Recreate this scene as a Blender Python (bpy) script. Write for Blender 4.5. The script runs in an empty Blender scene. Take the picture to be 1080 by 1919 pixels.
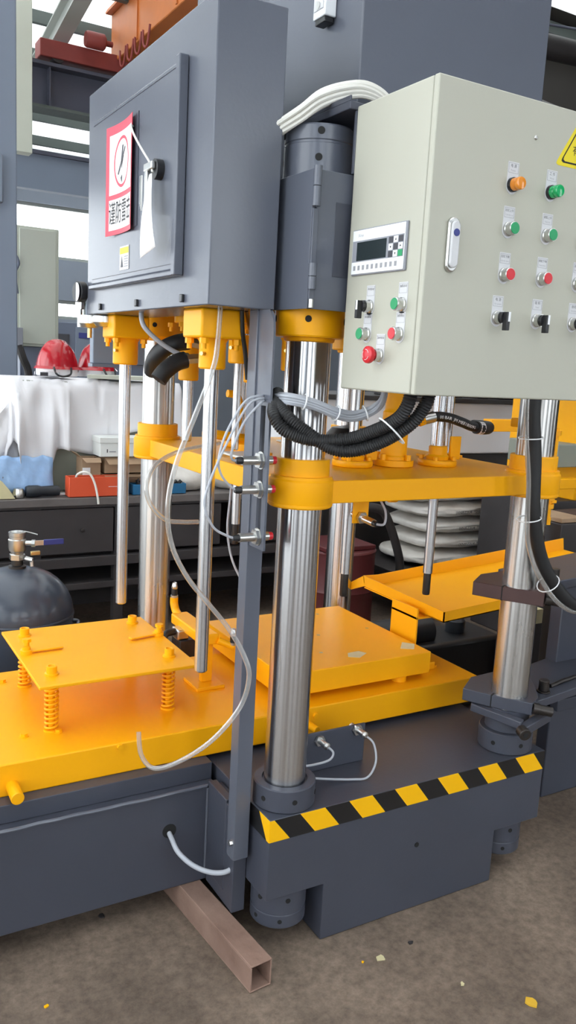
import bpy, bmesh, math, random
from mathutils import Vector, Matrix, noise
random.seed(7)
S = bpy.context.scene
COL = S.collection
R = math.radians
PI = math.pi

# ------------------------------------------------------------------ camera
yaw, pitch, roll, FPX = R(30.404), R(10.029), R(-3.063), 1559.65
f_ = Vector((math.sin(yaw)*math.cos(pitch), math.cos(yaw)*math.cos(pitch), -math.sin(pitch)))
r_ = Vector((math.cos(yaw), -math.sin(yaw), 0))
d_ = f_.cross(r_)
r2 = r_*math.cos(roll) + d_*math.sin(roll)
d2 = d_*math.cos(roll) - r_*math.sin(roll)
cam_data = bpy.data.cameras.new('camera')
cam_data.sensor_fit = 'VERTICAL'
cam_data.sensor_height = 36
cam_data.lens = FPX/1919*36
cam_data.clip_start = .05
cam = bpy.data.objects.new('camera', cam_data)
COL.objects.link(cam)
m3 = Matrix((r2, -d2, -f_)).transposed()
cam.matrix_world = Matrix.Translation((-1.155, -1.907, 1.665)) @ m3.to_4x4()
S.camera = cam

# ------------------------------------------------------------------ sky, sun, exposure
W = bpy.data.worlds.new('overcast_sky')
S.world = W
W.use_nodes = True
nt = W.node_tree
bg = nt.nodes['Background']
bg.inputs['Color'].default_value = (.92, .96, 1.0, 1)
bg.inputs['Strength'].default_value = 3.4
S.view_settings.view_transform = 'Standard'
S.view_settings.look = 'None'
S.view_settings.gamma = 1
S.view_settings.use_curve_mapping = False
S.view_settings.exposure = .5

# ------------------------------------------------------------------ materials
MT = {}
def mat(name, col, rough=.5, metal=0., var=.06, scale=6., bump=0., bscale=40., spec=.5, coat=0., trans=0., col2=None, stretch=None, rvar=0., aniso=0.):
    m = bpy.data.materials.new(name)
    m.use_nodes = True
    n = m.node_tree.nodes; l = m.node_tree.links
    b = n['Principled BSDF']
    b.inputs['Roughness'].default_value = rough
    b.inputs['Metallic'].default_value = metal
    b.inputs['Specular IOR Level'].default_value = spec
    b.inputs['Coat Weight'].default_value = coat
    b.inputs['Transmission Weight'].default_value = trans
    tc = n.new('ShaderNodeTexCoord'); mp = n.new('ShaderNodeMapping')
    l.new(tc.outputs['Object'], mp.inputs['Vector'])
    if stretch: mp.inputs['Scale'].default_value = stretch
    nz = n.new('ShaderNodeTexNoise'); nz.inputs['Scale'].default_value = scale; nz.inputs['Detail'].default_value = 4
    l.new(mp.outputs['Vector'], nz.inputs['Vector'])
    mx = n.new('ShaderNodeMix'); mx.data_type = 'RGBA'
    c2 = col2 or tuple(max(0, c*(1-2.2*var)) for c in col)
    c1 = col if col2 else tuple(min(1, c*(1+1.2*var)) for c in col)
    mx.inputs[6].default_value = (*c1, 1); mx.inputs[7].default_value = (*c2, 1)
    l.new(nz.outputs['Fac'], mx.inputs[0]); l.new(mx.outputs[2], b.inputs['Base Color'])
    if rvar:
        mr = n.new('ShaderNodeMapRange'); mr.inputs['To Min'].default_value = max(0, rough-rvar); mr.inputs['To Max'].default_value = rough+rvar
        l.new(nz.outputs['Fac'], mr.inputs['Value']); l.new(mr.outputs[0], b.inputs['Roughness'])
    if bump:
        n2 = n.new('ShaderNodeTexNoise'); n2.inputs['Scale'].default_value = bscale; n2.inputs['Detail'].default_value = 5
        l.new(mp.outputs['Vector'], n2.inputs['Vector'])
        bp = n.new('ShaderNodeBump'); bp.inputs['Strength'].default_value = bump; bp.inputs['Distance'].default_value = .01
        l.new(n2.outputs['Fac'], bp.inputs['Height']); l.new(bp.outputs['Normal'], b.inputs['Normal'])
    if aniso:
        b.inputs['Anisotropic'].default_value = aniso
        tv = n.new('ShaderNodeCombineXYZ'); tv.inputs['Z'].default_value = 1
        l.new(tv.outputs[0], b.inputs['Tangent'])
    MT[name] = m
    return m

def srgb(r, g, b):
    f = lambda c: c/12.92 if c <= .04045 else ((c+.055)/1.055)**2.4
    return tuple(f(c/255) for c in (r, g, b))

mat('grey_paint', srgb(93, 97, 108), .25, var=.05, scale=3, bump=.03, bscale=90)
mat('dark_grey_paint', srgb(69, 72, 83), .38, var=.08, scale=4, bump=.03, bscale=80)
mat('yellow_paint', srgb(254, 176, 8), .42, var=.03, scale=4, bump=.02, bscale=60, spec=.28)
mat('cream_paint', srgb(180, 179, 165), .42, var=.015, scale=3, bump=.02, bscale=120)
mat('chrome', (.66, .66, .67), .21, 1., var=.06, scale=3, stretch=(1, 1, .15), rvar=.03, aniso=.92)      # ground round the shaft, so highlights run along it
mat('worn_chrome', (.64, .63, .61), .27, 1., var=.2, scale=7, stretch=(1, 1, .25), rvar=.06, bump=.02, aniso=.82)
mat('zinc', (.68, .68, .66), .28, 1., var=.1, scale=20)
mat('dark_steel', srgb(74, 70, 68), .38, .8, var=.15, scale=14)
mat('oxide_steel', srgb(84, 62, 60), .45, .3, var=.15, scale=10)
mat('black_plastic', (.016, .016, .018), .38, var=.1)
mat('black_rubber', (.014, .014, .015), .5, var=.15, scale=30)
mat('recess_shade', (.008, .008, .008), .8, var=0)  # flat black for the shade inside holes, gaps, splits and sockets
mat('tape_yellow', srgb(255, 190, 0), .35, var=.02)
mat('tape_black', (.012, .012, .013), .35, var=.02)
mat('white_plastic', srgb(236, 238, 240), .35, var=.02)
mat('label_silver', srgb(206, 206, 208), .35, var=.03, scale=30)
mat('print_dark', srgb(66, 66, 72), .6, var=.02)
mat('print_grey', srgb(150, 150, 154), .6, var=.02)
mat('print_black', srgb(24, 24, 26), .6, var=.02)
mat('green_button', srgb(26, 150, 92), .35, var=.03)
mat('red_button', srgb(206, 36, 48), .35, var=.03)
mat('amber_lens', srgb(228, 140, 40), .15, var=.12, scale=60, coat=.5)
mat('green_lens', srgb(20, 168, 96), .15, var=.12, scale=60, coat=.5)
mat('screen_dark', srgb(34, 44, 46), .2, var=.04)
mat('panel_grey', srgb(142, 144, 152), .45, var=.02)
mat('sign_red', srgb(226, 62, 84), .5, var=.03)
mat('sign_white', srgb(246, 243, 244), .45, var=.02)
mat('warn_yellow', srgb(226, 206, 30), .5, var=.03)
mat('paper', srgb(244, 244, 244), .7, var=.02, bump=.05, bscale=30)
mat('cable_white', srgb(232, 230, 222), .45, var=.03)
mat('cable_grey', srgb(176, 180, 188), .45, var=.05)
mat('rust', srgb(176, 146, 130), .75, .1, var=.2, scale=9, col2=srgb(104, 76, 64), bump=.3, bscale=40)
mat('rust_dark', srgb(70, 50, 42), .85, 0, var=.2, scale=12, bump=.3)
mat('tank_paint', srgb(62, 68, 80), .3, var=.06, scale=4, bump=.02, coat=.2)
mat('red_helmet', srgb(176, 18, 32), .22, var=.04, coat=.5)
mat('cloth_white', srgb(232, 231, 234), .55, var=.03, scale=3, bump=.08, bscale=14)
mat('bench_dark', srgb(58, 54, 55), .55, var=.18, scale=5, bump=.05)
mat('bench_top', srgb(106, 100, 98), .7, var=.2, scale=10, bump=.08)
mat('cardboard', srgb(168, 140, 112), .8, var=.12, scale=8)
mat('toolbox_red', srgb(224, 88, 52), .45, var=.04)
mat('box_white', srgb(226, 229, 226), .5, var=.03)
mat('blue_plastic', srgb(30, 104, 148), .4, var=.05)
mat('blue_film', srgb(156, 190, 232), .25, var=.08, scale=16, bump=.15)
mat('navy_grip', srgb(50, 58, 128), .4, var=.05)
mat('tool_black', srgb(36, 40, 46), .45, var=.12, scale=20)
mat('sack_white', srgb(242, 240, 235), .5, var=.1, scale=7, col2=srgb(186, 176, 164), bump=.7, bscale=11)
mat('brass', (.62, .46, .2), .3, 1., var=.1)
mat('pale_green', srgb(196, 200, 186), .5, var=.05, scale=2)
mat('sage', srgb(140, 144, 132), .6, var=.08, scale=3)
mat('blue_grey', srgb(120, 130, 146), .55, var=.06, scale=1.5)
mat('steel_blue', srgb(104, 112, 130), .5, var=.06, scale=1.5)
mat('maroon', srgb(92, 36, 38), .5, var=.12)
mat('crane_orange', srgb(196, 112, 50), .5, var=.08)
mat('crane_red', srgb(140, 58, 52), .55, var=.12)
mat('beam_dark', srgb(74, 76, 90), .6, var=.08, scale=2)
mat('purlin', srgb(84, 92, 88), .6, var=.06, scale=3)
mat('rafter', srgb(168, 172, 166), .55, var=.05, scale=2)
mat('wall_paint', srgb(150, 158, 170), .75, var=.06, scale=.8)
mat('wall_dark', srgb(70, 66, 62), .8, var=.15, scale=.7)
mat('dark_clutter', srgb(50, 46, 46), .6, var=.25, scale=8)
mat('sticker_pale', srgb(214, 204, 160), .6, var=.06, scale=20)
mat('chip_yellow', srgb(222, 176, 50), .6, var=.1)

def floor_mat():
    m = bpy.data.materials.new('concrete_floor'); m.use_nodes = True
    n = m.node_tree.nodes; l = m.node_tree.links; b = n['Principled BSDF']
    tc = n.new('ShaderNodeTexCoord')
    a = n.new('ShaderNodeTexNoise'); a.inputs['Scale'].default_value = 1.7; a.inputs['Detail'].default_value = 8; a.inputs['Roughness'].default_value = .65
    c = n.new('ShaderNodeTexNoise'); c.inputs['Scale'].default_value = 34; c.inputs['Detail'].default_value = 8; c.inputs['Roughness'].default_value = .75
    l.new(tc.outputs['Object'], a.inputs['Vector']); l.new(tc.outputs['Object'], c.inputs['Vector'])
    r1 = n.new('ShaderNodeValToRGB')
    r1.color_ramp.elements[0].position = .34; r1.color_ramp.elements[0].color = (*srgb(92, 80, 70), 1)
    r1.color_ramp.elements[1].position = .68; r1.color_ramp.elements[1].color = (*srgb(150, 132, 116), 1)
    l.new(a.outputs['Fac'], r1.inputs['Fac'])
    r2_ = n.new('ShaderNodeValToRGB')
    r2_.color_ramp.elements[0].position = .36; r2_.color_ramp.elements[0].color = (.42, .40, .38, 1)
    r2_.color_ramp.elements[1].position = .62; r2_.color_ramp.elements[1].color = (1, 1, 1, 1)
    l.new(c.outputs['Fac'], r2_.inputs['Fac'])
    mx = n.new('ShaderNodeMix'); mx.data_type = 'RGBA'; mx.blend_type = 'MULTIPLY'; mx.inputs[0].default_value = .75
    l.new(r1.outputs['Color'], mx.inputs[6]); l.new(r2_.outputs['Color'], mx.inputs[7])
    l.new(mx.outputs[2], b.inputs['Base Color'])
    mr = n.new('ShaderNodeMapRange'); mr.inputs['To Min'].default_value = .45; mr.inputs['To Max'].default_value = .85
    l.new(a.outputs['Fac'], mr.inputs['Value']); l.new(mr.outputs[0], b.inputs['Roughness'])
    bp = n.new('ShaderNodeBump'); bp.inputs['Strength'].default_value = .25; bp.inputs['Distance'].default_value = .01
    l.new(c.outputs['Fac'], bp.inputs['Height']); l.new(bp.outputs['Normal'], b.inputs['Normal'])
    MT['concrete_floor'] = m
floor_mat()

def translucent(name, col, fac):
    m = bpy.data.materials.new(name); m.use_nodes = True
    n = m.node_tree.nodes; l = m.node_tree.links
    out = n['Material Output']; n.remove(n['Principled BSDF'])
    d = n.new('ShaderNodeBsdfDiffuse'); t = n.new('ShaderNodeBsdfTranslucent'); mx = n.new('ShaderNodeMixShader')
    nz = n.new('ShaderNodeTexNoise'); nz.inputs['Scale'].default_value = 1.2
    tc = n.new('ShaderNodeTexCoord'); l.new(tc.outputs['Object'], nz.inputs['Vector'])
    mc = n.new('ShaderNodeMix'); mc.data_type = 'RGBA'
    mc.inputs[6].default_value = (*col, 1); mc.inputs[7].default_value = (*[c*.86 for c in col], 1)
    l.new(nz.outputs['Fac'], mc.inputs[0]); l.new(mc.outputs[2], d.inputs['Color']); l.new(mc.outputs[2], t.inputs['Color'])
    mx.inputs[0].default_value = fac
    l.new(d.outputs[0], mx.inputs[1]); l.new(t.outputs[0], mx.inputs[2]); l.new(mx.outputs[0], out.inputs[0])
    MT[name] = m
translucent('roof_sheet', (.96, .97, .96), .75)

def clearish(name, tint, gl, rough=.05, milk=0.):
    m = bpy.data.materials.new(name); m.use_nodes = True
    n = m.node_tree.nodes; l = m.node_tree.links
    out = n['Material Output']; n.remove(n['Principled BSDF'])
    t = n.new('ShaderNodeBsdfTransparent'); t.inputs[0].default_value = (*tint, 1)
    g = n.new('ShaderNodeBsdfGlossy'); g.inputs['Roughness'].default_value = rough
    fr = n.new('ShaderNodeLayerWeight'); fr.inputs['Blend'].default_value = gl
    mx = n.new('ShaderNodeMixShader')
    l.new(fr.outputs['Facing'], mx.inputs[0]); l.new(t.outputs[0], mx.inputs[1]); l.new(g.outputs[0], mx.inputs[2]); res = mx
    if milk:
        d = n.new('ShaderNodeBsdfTranslucent'); d.inputs[0].default_value = (.9, .9, .88, 1)
        d0 = n.new('ShaderNodeBsdfDiffuse'); d0.inputs[0].default_value = (.9, .9, .88, 1)
        a0 = n.new('ShaderNodeMixShader'); l.new(d0.outputs[0], a0.inputs[1]); l.new(d.outputs[0], a0.inputs[2])
        res = n.new('ShaderNodeMixShader'); res.inputs[0].default_value = milk
        l.new(mx.outputs[0], res.inputs[1]); l.new(a0.outputs[0], res.inputs[2])
    l.new(res.outputs[0], out.inputs[0])
    MT[name] = m
clearish('window_glass', (.97, .98, .98), .1)
clearish('clear_tube', (.84, .85, .85), .5, .15, .2)
clearish('visor_clear', (.9, .91, .92), .3, .1)

# ------------------------------------------------------------------ mesh helpers
def nb(): return bmesh.new()
def box(bm, x0, x1, y0, y1, z0, z1):
    v = [bm.verts.new(p) for p in ((x0,y0,z0),(x1,y0,z0),(x1,y1,z0),(x0,y1,z0),(x0,y0,z1),(x1,y0,z1),(x1,y1,z1),(x0,y1,z1))]
    for q in ((3,2,1,0),(4,5,6,7),(0,1,5,4),(1,2,6,5),(2,3,7,6),(3,0,4,7)): bm.faces.new([v[i] for i in q])
    return bm
def frame_of(d):
    d = d.normalized()
    a = Vector((0,0,1)) if abs(d.z) < .9 else Vector((1,0,0))
    u = a.cross(d).normalized(); w = d.cross(u)
    return u, w
def cyl(bm, p0, p1, r, n=24, r2=None, rot=0.):
    p0, p1 = Vector(p0), Vector(p1); r2 = r if r2 is None else r2
    u, w = frame_of(p1-p0)
    A = []; B = []
    for i in range(n):
        t = 2*PI*i/n + rot; k = u*math.cos(t) + w*math.sin(t)
        A.append(bm.verts.new(p0+k*r)); B.append(bm.verts.new(p1+k*r2))
    for i in range(n):
        j = (i+1) % n; bm.faces.new((A[i], A[j], B[j], B[i]))
    bm.faces.new(A[::-1]); bm.faces.new(B)
    return bm
def lathe(bm, prof, c=(0,0,0), n=32, M=None):
    c = Vector(c); rings = []
    for r, z in prof:
        if r < 1e-6: rings.append([bm.verts.new(c+Vector((0,0,z)))])
        else: rings.append([bm.verts.new(c+Vector((r*math.cos(2*PI*i/n), r*math.sin(2*PI*i/n), z))) for i in range(n)])
    for a, b in zip(rings, rings[1:]):
        for i in range(n):
            j = (i+1) % n
            if len(a) == 1 and len(b) == 1: continue
            if len(a) == 1: bm.faces.new((a[0], b[j], b[i]))
            elif len(b) == 1: bm.faces.new((a[i], a[j], b[0]))
            else: bm.faces.new((a[i], a[j], b[j], b[i]))
    if len(rings[0]) > 1: bm.faces.new(rings[0][::-1])
    if len(rings[-1]) > 1: bm.faces.new(rings[-1])
    if M: bm.transform(M)
    return bm
def prism(bm, poly, ax, a, b):
    def P(p, t):
        if ax == 'z': return (p[0], p[1], t)
        if ax == 'y': return (p[0], t, p[1])
        return (t, p[0], p[1])
    A = [bm.verts.new(P(p, a)) for p in poly]; B = [bm.verts.new(P(p, b)) for p in poly]
    n = len(poly)
    bm.faces.new(A[::-1]); bm.faces.new(B)
    for i in range(n):
        j = (i+1) % n; bm.faces.new((A[i], A[j], B[j], B[i]))
    bmesh.ops.recalc_face_normals(bm, faces=bm.faces)
    return bm
def smooth_path(pts, k=6):
    P = [Vector(p) for p in pts]
    if len(P) < 3: return P
    out = []
    for i in range(len(P)-1):
        p0 = P[max(i-1, 0)]; p1 = P[i]; p2 = P[i+1]; p3 = P[min(i+2, len(P)-1)]
        for s in range(k):
            t = s/k
            out.append(.5*((2*p1)+(p2-p0)*t+(2*p0-5*p1+4*p2-p3)*t*t+(3*p1-p0-3*p2+p3)*t**3))
    out.append(P[-1])
    return out
def tube(bm, pts, r, n=10, k=6, ribs=None, closed_path=False):
    P = smooth_path(pts, k) if k > 1 else [Vector(p) for p in pts]
    if ribs:   # resample for corrugation: ribs = pitch
        Q = [P[0]]; acc = 0; step = ribs/2
        for a, b in zip(P, P[1:]):
            L = (b-a).length; t = step-acc
            while t < L:
                Q.append(a.lerp(b, t/L)); t += step
            acc = L-(t-step)
        P = Q
    u = None; rings = []
    for i, p in enumerate(P):
        d = (P[min(i+1, len(P)-1)]-P[max(i-1, 0)])
        if d.length < 1e-9: d = Vector((0,0,1))
        d.normalize()
        if u is None: u, w = frame_of(d)
        else:
            u = (u-d*u.dot(d)).normalized(); w = d.cross(u)
        rr = r*(1 if (not ribs or i % 2) else .86)
        rings.append([bm.verts.new(p+(u*math.cos(2*PI*q/n)+w*math.sin(2*PI*q/n))*rr) for q in range(n)])
    for a, b in zip(rings, rings[1:]):
        for i in range(n):
            j = (i+1) % n; bm.faces.new((a[i], a[j], b[j], b[i]))
    bm.faces.new(rings[0][::-1]); bm.faces.new(rings[-1])
    return bm

OFF = {}
def mesh_of(name, bm, m, ang=35):
    me = bpy.data.meshes.new(name)
    bm.normal_update(); bm.to_mesh(me); bm.free()
    if m: me.materials.append(MT[m])
    for p in me.polygons: p.use_smooth = True
    me.set_sharp_from_angle(angle=R(ang))
    return me
def thing(name, label, cat, loc=(0,0,0), group=None, kind=None):
    o = bpy.data.objects.new(name, None); COL.objects.link(o)
    o.empty_display_size = .05
    o.location = loc; o['label'] = label; o['category'] = cat
    if group: o['group'] = group
    OFF[o.name] = Vector(loc)
    return o
def part(name, bm, m, parent, bevel=0, label=None, ang=35, kind=None):
    off = OFF[parent.name]
    bm.transform(Matrix.Translation(-off))
    o = bpy.data.objects.new(name, mesh_of(name, bm, m, ang)); COL.objects.link(o)
    o.parent = parent; OFF[o.name] = off
    if bevel: bev(o, bevel)
    if label: o['label'] = label
    if kind: o['kind'] = kind
    return o
def bev(o, w, seg=2):
    b = o.modifiers.new('bevel', 'BEVEL'); b.width = w; b.segments = seg; b.limit_method = 'ANGLE'; b.angle_limit = R(40)
def solo(name, bm, m, label, cat, loc=(0,0,0), group=None, bevel=0, ang=35):
    bm.transform(Matrix.Translation(-Vector(loc)))
    o = bpy.data.objects.new(name, mesh_of(name, bm, m, ang)); COL.objects.link(o)
    o.location = loc; o['label'] = label; o['category'] = cat
    if group: o['group'] = group
    if bevel: bev(o, bevel)
    OFF[o.name] = Vector(loc)
    return o
def struct(name, bm, m, bevel=0, parent=None, kind='structure'):
    o = bpy.data.objects.new(name, mesh_of(name, bm, m)); COL.objects.link(o)
    if parent: o.parent = parent
    else: o['kind'] = kind
    if bevel: bev(o, bevel)
    OFF[o.name] = Vector((0,0,0))
    return o
def share(src, name, parent, off):      # a repeat of a part that shares its mesh, moved by off
    o = bpy.data.objects.new(name, src.data); COL.objects.link(o)
    o.parent = parent; o.location = off
    for md in src.modifiers:
        if md.type == 'BEVEL': bev(o, md.width)
    OFF[o.name] = OFF[parent.name]
    return o
def copy_tree(o, loc=None, parent=None, label=None):
    c = o.copy(); COL.objects.link(c); c.parent = parent
    if loc is not None: c.location = loc
    if label: c['label'] = label
    for ch in list(o.children): copy_tree(ch, None, c)
    return c
def face(o, u, v):      # local (right, up, out) -> world
    u = Vector(u); v = Vector(v); n = u.cross(v)
    M = Matrix((u, v, n)).transposed().to_4x4(); M.translation = Vector(o)
    return M

# lettering, built first so that evaluating the curves stays quick
TX = {}
def make_text(key, body, size):
    cu = bpy.data.curves.new('t', 'FONT'); cu.body = body; cu.size = size; cu.align_x = 'CENTER'; cu.align_y = 'CENTER'; cu.resolution_u = 2
    o = bpy.data.objects.new('t', cu); COL.objects.link(o)
    dg = bpy.context.evaluated_depsgraph_get()
    TX[key] = bpy.data.meshes.new_from_object(o.evaluated_get(dg))
    bpy.data.objects.remove(o); bpy.data.curves.remove(cu)
TEXTS = {'zh_sign': ('谨防雷击', .068), 'zh_warn': ('有电危险', .026), 'en_warn': ('DANGER', .009),
  'zh1': ('电 源', .0085), 'en1': ('Power', .006), 'zh2': ('工 作', .0085), 'en2': ('Work', .006),
  'zh3': ('后缸上升', .0068), 'en3': ('Cylinder up', .005), 'zh4': ('前缸上升', .0068), 'en4': ('Feed rise', .005),
  'zh5': ('后缸下降', .0068), 'en5': ('Cylinder down', .0045), 'zh6': ('前缸下降', .0068), 'en6': ('Feed down', .005),
  'zh7': ('电 源', .0085), 'en7': ('On power', .0055), 'zh8': ('吸 料', .0085), 'en8': ('Feed', .006), 'zh9': ('自动', .0085), 'en9': ('Selection', .0055),
  'zh10': ('手动自动', .0068), 'zh11': ('启动按钮', .0068), 'zh12': ('油泵启动', .0068), 'zh13': ('油泵停止', .0068), 'zh14': ('急停按钮', .0068),
  'hmi': ('Xinje', .011), 'hose': ('00 BAR  JM MEE180091', .0125), 'sack': ('IXNIEZ2U4  *5* IX-H HUNBUX', .03)}
for k_, (b_, s_) in TEXTS.items(): make_text(k_, b_, s_)
def letter(key, M, m, parent, name='lettering', sx=1.):
    me = TX[key].copy(); me.materials.clear(); me.materials.append(MT[m])
    me.transform(M @ Matrix.Diagonal((sx, 1, 1, 1)))
    me.transform(Matrix.Translation(-OFF[parent.name]))
    o = bpy.data.objects.new(name, me); COL.objects.link(o); o.parent = parent
    return o

# ------------------------------------------------------------------ the hall
struct('floor', box(nb(), -7, 12, -7, 12.2, -.1, 0), 'concrete_floor')
def wall_grid(name, axis, pos, th, lo, hi, z0, z1, holes, m, first):
    """wall with rectangular openings; returns list of opening rects"""
    bm = nb()
    def seg(a, b, c, d):
        if b-a < 1e-4 or d-c < 1e-4: return
        if axis == 'x': box(bm, pos, pos+th, a, b, c, d)
        else: box(bm, a, b, pos, pos+th, c, d)
    zs = sorted({z0, z1, *[h[2] for h in holes], *[h[3] for h in holes]})
    for c, d in zip(zs, zs[1:]):
        hs = sorted([h for h in holes if h[2] <= c+1e-6 and h[3] >= d-1e-6])
        a = lo
        for h in hs:
            seg(a, h[0], c, d); a = h[1]
        seg(a, hi, c, d)
    w = struct(name, bm, m)
    k = first
    for h in holes:
        fr = nb(); t = .05
        mull = max(1, int(round((h[1]-h[0])/1.7)))
        xs = [h[0]+(h[1]-h[0])*i/mull for i in range(mull+1)]
        p0, p1 = pos+th*.35, pos+th*.65
        def fb(a, b, c, d):
            if axis == 'x': box(fr, p0, p1, a, b, c, d)
            else: box(fr, a, b, p0, p1, c, d)
        for x in xs: fb(x-t/2, x+t/2, h[2], h[3])
        fb(h[0], h[1], h[2], h[2]+t); fb(h[0], h[1], h[3]-t, h[3])
        wo = struct('window_%d' % k, fr, 'rafter'); k += 1
        pm = (p0+p1)/2
        for a, b in zip(xs, xs[1:]):
            g = nb()
            if axis == 'x': box(g, pm-.003, pm+.003, a, b, h[2], h[3])
            else: box(g, a, b, pm-.003, pm+.003, h[2], h[3])
            struct('pane', g, 'window_glass', parent=wo)
    return w
wall_grid('wall_back', 'y', 12, .2, -7, 12, 0, 4.72, [(-4.6, -.9, .4, 4.66), (-.5, 3.6, 3.13, 3.96), (2.36, 2.95, 2.2, 2.5), (5.2, 9.2, 2.6, 3.9)], 'wall_paint', 1)
wall_grid('wall_left', 'x', -4.9, .2, -7, 12, 0, 8.1, [(-6, -3.2, .9, 4.3), (-2.6, .9, .6, 5.2), (1.2, 4.7, .6, 5.2), (5.0, 8.4, .4, 5.2), (8.7, 11.8, .4, 4.7)], 'wall_paint', 5)
wall_grid('wall_front', 'y', -7.2, .2, -7, 12, 0, 8.1, [(-4.2, -2.0, .9, 4.6), (-1.1, .9, .9, 4.6), (2.2, 4.2, .9, 4.6), (6.5, 8.5, .9, 4.6)], 'wall_paint', 10)
wall_grid('wall_right', 'x', 12, .2, -7, 12, 0, 8.1, [(-5, -3, 1.2, 3.6)], 'wall_dark', 14)

# roof: sheets on purlins; translucent strips let the daylight in
def roof_z(y): return 4.72+.17*(12-y)
roof = struct('ceiling', box(nb(), -7.2, 12.2, 12.05, 12.2, 4.74, 4.78), 'roof_sheet')
k = 0
y = 12.2
while y > -7.4:
    y2 = y-1.62
    for i in range(8):
        xa = -7.2+i*2.43
        bm = nb()
        v = [bm.verts.new(p) for p in ((xa, y2, roof_z(y2)+.09), (xa+2.41, y2, roof_z(y2)+.09), (xa+2.41, y, roof_z(y)+.075), (xa, y, roof_z(y)+.075))]
        v2 = [bm.verts.new(q.co+Vector((0, 0, .012))) for q in v]
        bm.faces.new(v); bm.faces.new(v2[::-1])
        for q in range(4): bm.faces.new((v[q], v2[q], v2[(q+1) % 4], v[(q+1) % 4]))
        bmesh.ops.recalc_face_normals(bm, faces=bm.faces)
        dark = xa > 3.5 and (i + int(y)) % 5 != 0
        struct('roof_sheet', bm, 'wall_dark' if dark else 'roof_sheet', parent=roof)
    y = y2
y = 11.6
while y > -7:
    z = roof_z(y)
    prism(b0 := nb(), [(y-.035, z-.07), (y+.035, z-.07), (y+.035, z-.055), (y-.02, z-.055), (y-.02, z+.045), (y+.035, z+.045), (y+.035, z+.06), (y-.035, z+.06)], 'x', -4.8, 12)
    struct('purlin', b0, 'purlin', parent=roof)
    y -= .81
for x in (-4.2, 1.47, 7.2):      # rafters run with the slope
    bm = nb()
    a, b = (12, roof_z(12)-.08), (-7, roof_z(-7)-.08)
    prism(bm, [(a[0], a[1]), (b[0], b[1]), (b[0], b[1]-.24), (a[0], a[1]-.24)], 'x', x-.012, x+.012)
    prism(bm, [(a[0], a[1]), (b[0], b[1]), (b[0], b[1]-.02), (a[0], a[1]-.02)], 'x', x-.085, x+.085)
    prism(bm, [(a[0], a[1]-.24), (b[0], b[1]-.24), (b[0], b[1]-.26), (a[0], a[1]-.26)], 'x', x-.085, x+.085)
    struct('rafter', bm, 'rafter', parent=roof)
    for yy in (2., 5.6, 8.9):
        struct('tie_rod', cyl(nb(), (x, yy, roof_z(yy)-.1), (x+(1.4 if x < 5 else -1.4), yy+.5, roof_z(yy)-.06), .016, 8), 'beam_dark', parent=roof)

# crane runway along the back, end carriage and orange girder
t = thing('crane_runway', 'dark steel runway beam under the roof at the back of the hall', 'beam', (2, 8, 4.3))
part('lower_flange', box(nb(), -4.65, 11.9, 7.86, 8.14, 4.27, 4.30), 'purlin', t)
part('web', box(nb(), -4.65, 11.9, 7.99, 8.01, 4.30, 4.70), 'beam_dark', t)
part('upper_flange', box(nb(), -4.65, 11.9, 7.84, 8.16, 4.70, 4.735), 'beam_dark', t)
st0 = None
for i in range(12):
    x = -4.5+i*1.45
    if st0 is None: st0 = part('stiffener', box(nb(), x, x+.015, 7.88, 7.99, 4.30, 4.70), 'beam_dark', t)
    else: share(st0, 'stiffener', t, (i*1.45, 0, 0))
part('rail', box(nb(), -4.65, 11.9, 7.97, 8.03, 4.735, 4.78), 'rust_dark', t)
t = thing('crane_girder', 'orange overhead crane girder with red end carriage on the runway', 'crane', (2.1, 8, 4.8))
part('girder', box(nb(), 2.05, 2.5, -3, 8.1, 4.93, 5.45), 'crane_orange', t, .01)
g0 = part('girder_flange', box(nb(), 1.98, 2.57, -3, 8.1, 5.45, 5.48), 'crane_orange', t)
gw = None
for i in range(8):
    if gw is None: gw = part('girder_rib', box(nb(), 2.035, 2.05, 7.2, 7.24, 4.95, 5.45), 'crane_orange', t)
    else: share(gw, 'girder_rib', t, (0, -i*1.1, 0))
part('end_carriage', box(nb(), 1.2, 3.5, 7.88, 8.12, 4.80, 4.98), 'crane_red', t, .01)
for x in (1.4, 3.3):
    part('wheel', cyl(nb(), (x, 7.9, 4.84), (x, 8.1, 4.84), .075, 20), 'dark_clutter', t)
mo = part('drive_motor', lathe(nb(), [(0, 0), (.075, 0), (.085, .02), (.085, .2), (.06, .22), (.03, .23), (.03, .3), (0, .3)], (0, 0, 0), 20, Matrix.Translation((1.65, 7.74, 5.02)) @ Matrix.Rotation(R(90), 4, 'Y')), 'crane_red', t)
ck = nb()
for i in range(4):
    yy = 7.6-i*.24
    tube(ck, [(1.99, yy, 4.93), (1.98, yy-.05, 4.78), (1.99, yy-.12, 4.75), (1.99, yy-.18, 4.86), (1.99, yy-.2, 4.93)], .012, 6, 4)
part('festoon_cable', ck, 'crane_red', t)
t = solo('light_column', box(nb(), .865, 1.03, 7.5, 7.66, 3.70, 5.45), 'pale_green', 'pale cream column hanging below the roof beside the crane runway', 'column', (.95, 7.58, 3.70), bevel=.006)
t = thing('duct_ledge', 'blue grey ledge beam running above the bright back windows', 'beam', (2, 10, 3.6))
part('ledge', box(nb(), -4.65, 5, 9.9, 10.05, 3.78, 4.22), 'blue_grey', t)
part('ledge_cap', box(nb(), -4.65, 5, 9.85, 10.1, 4.22, 4.27), 'beam_dark', t)

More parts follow.
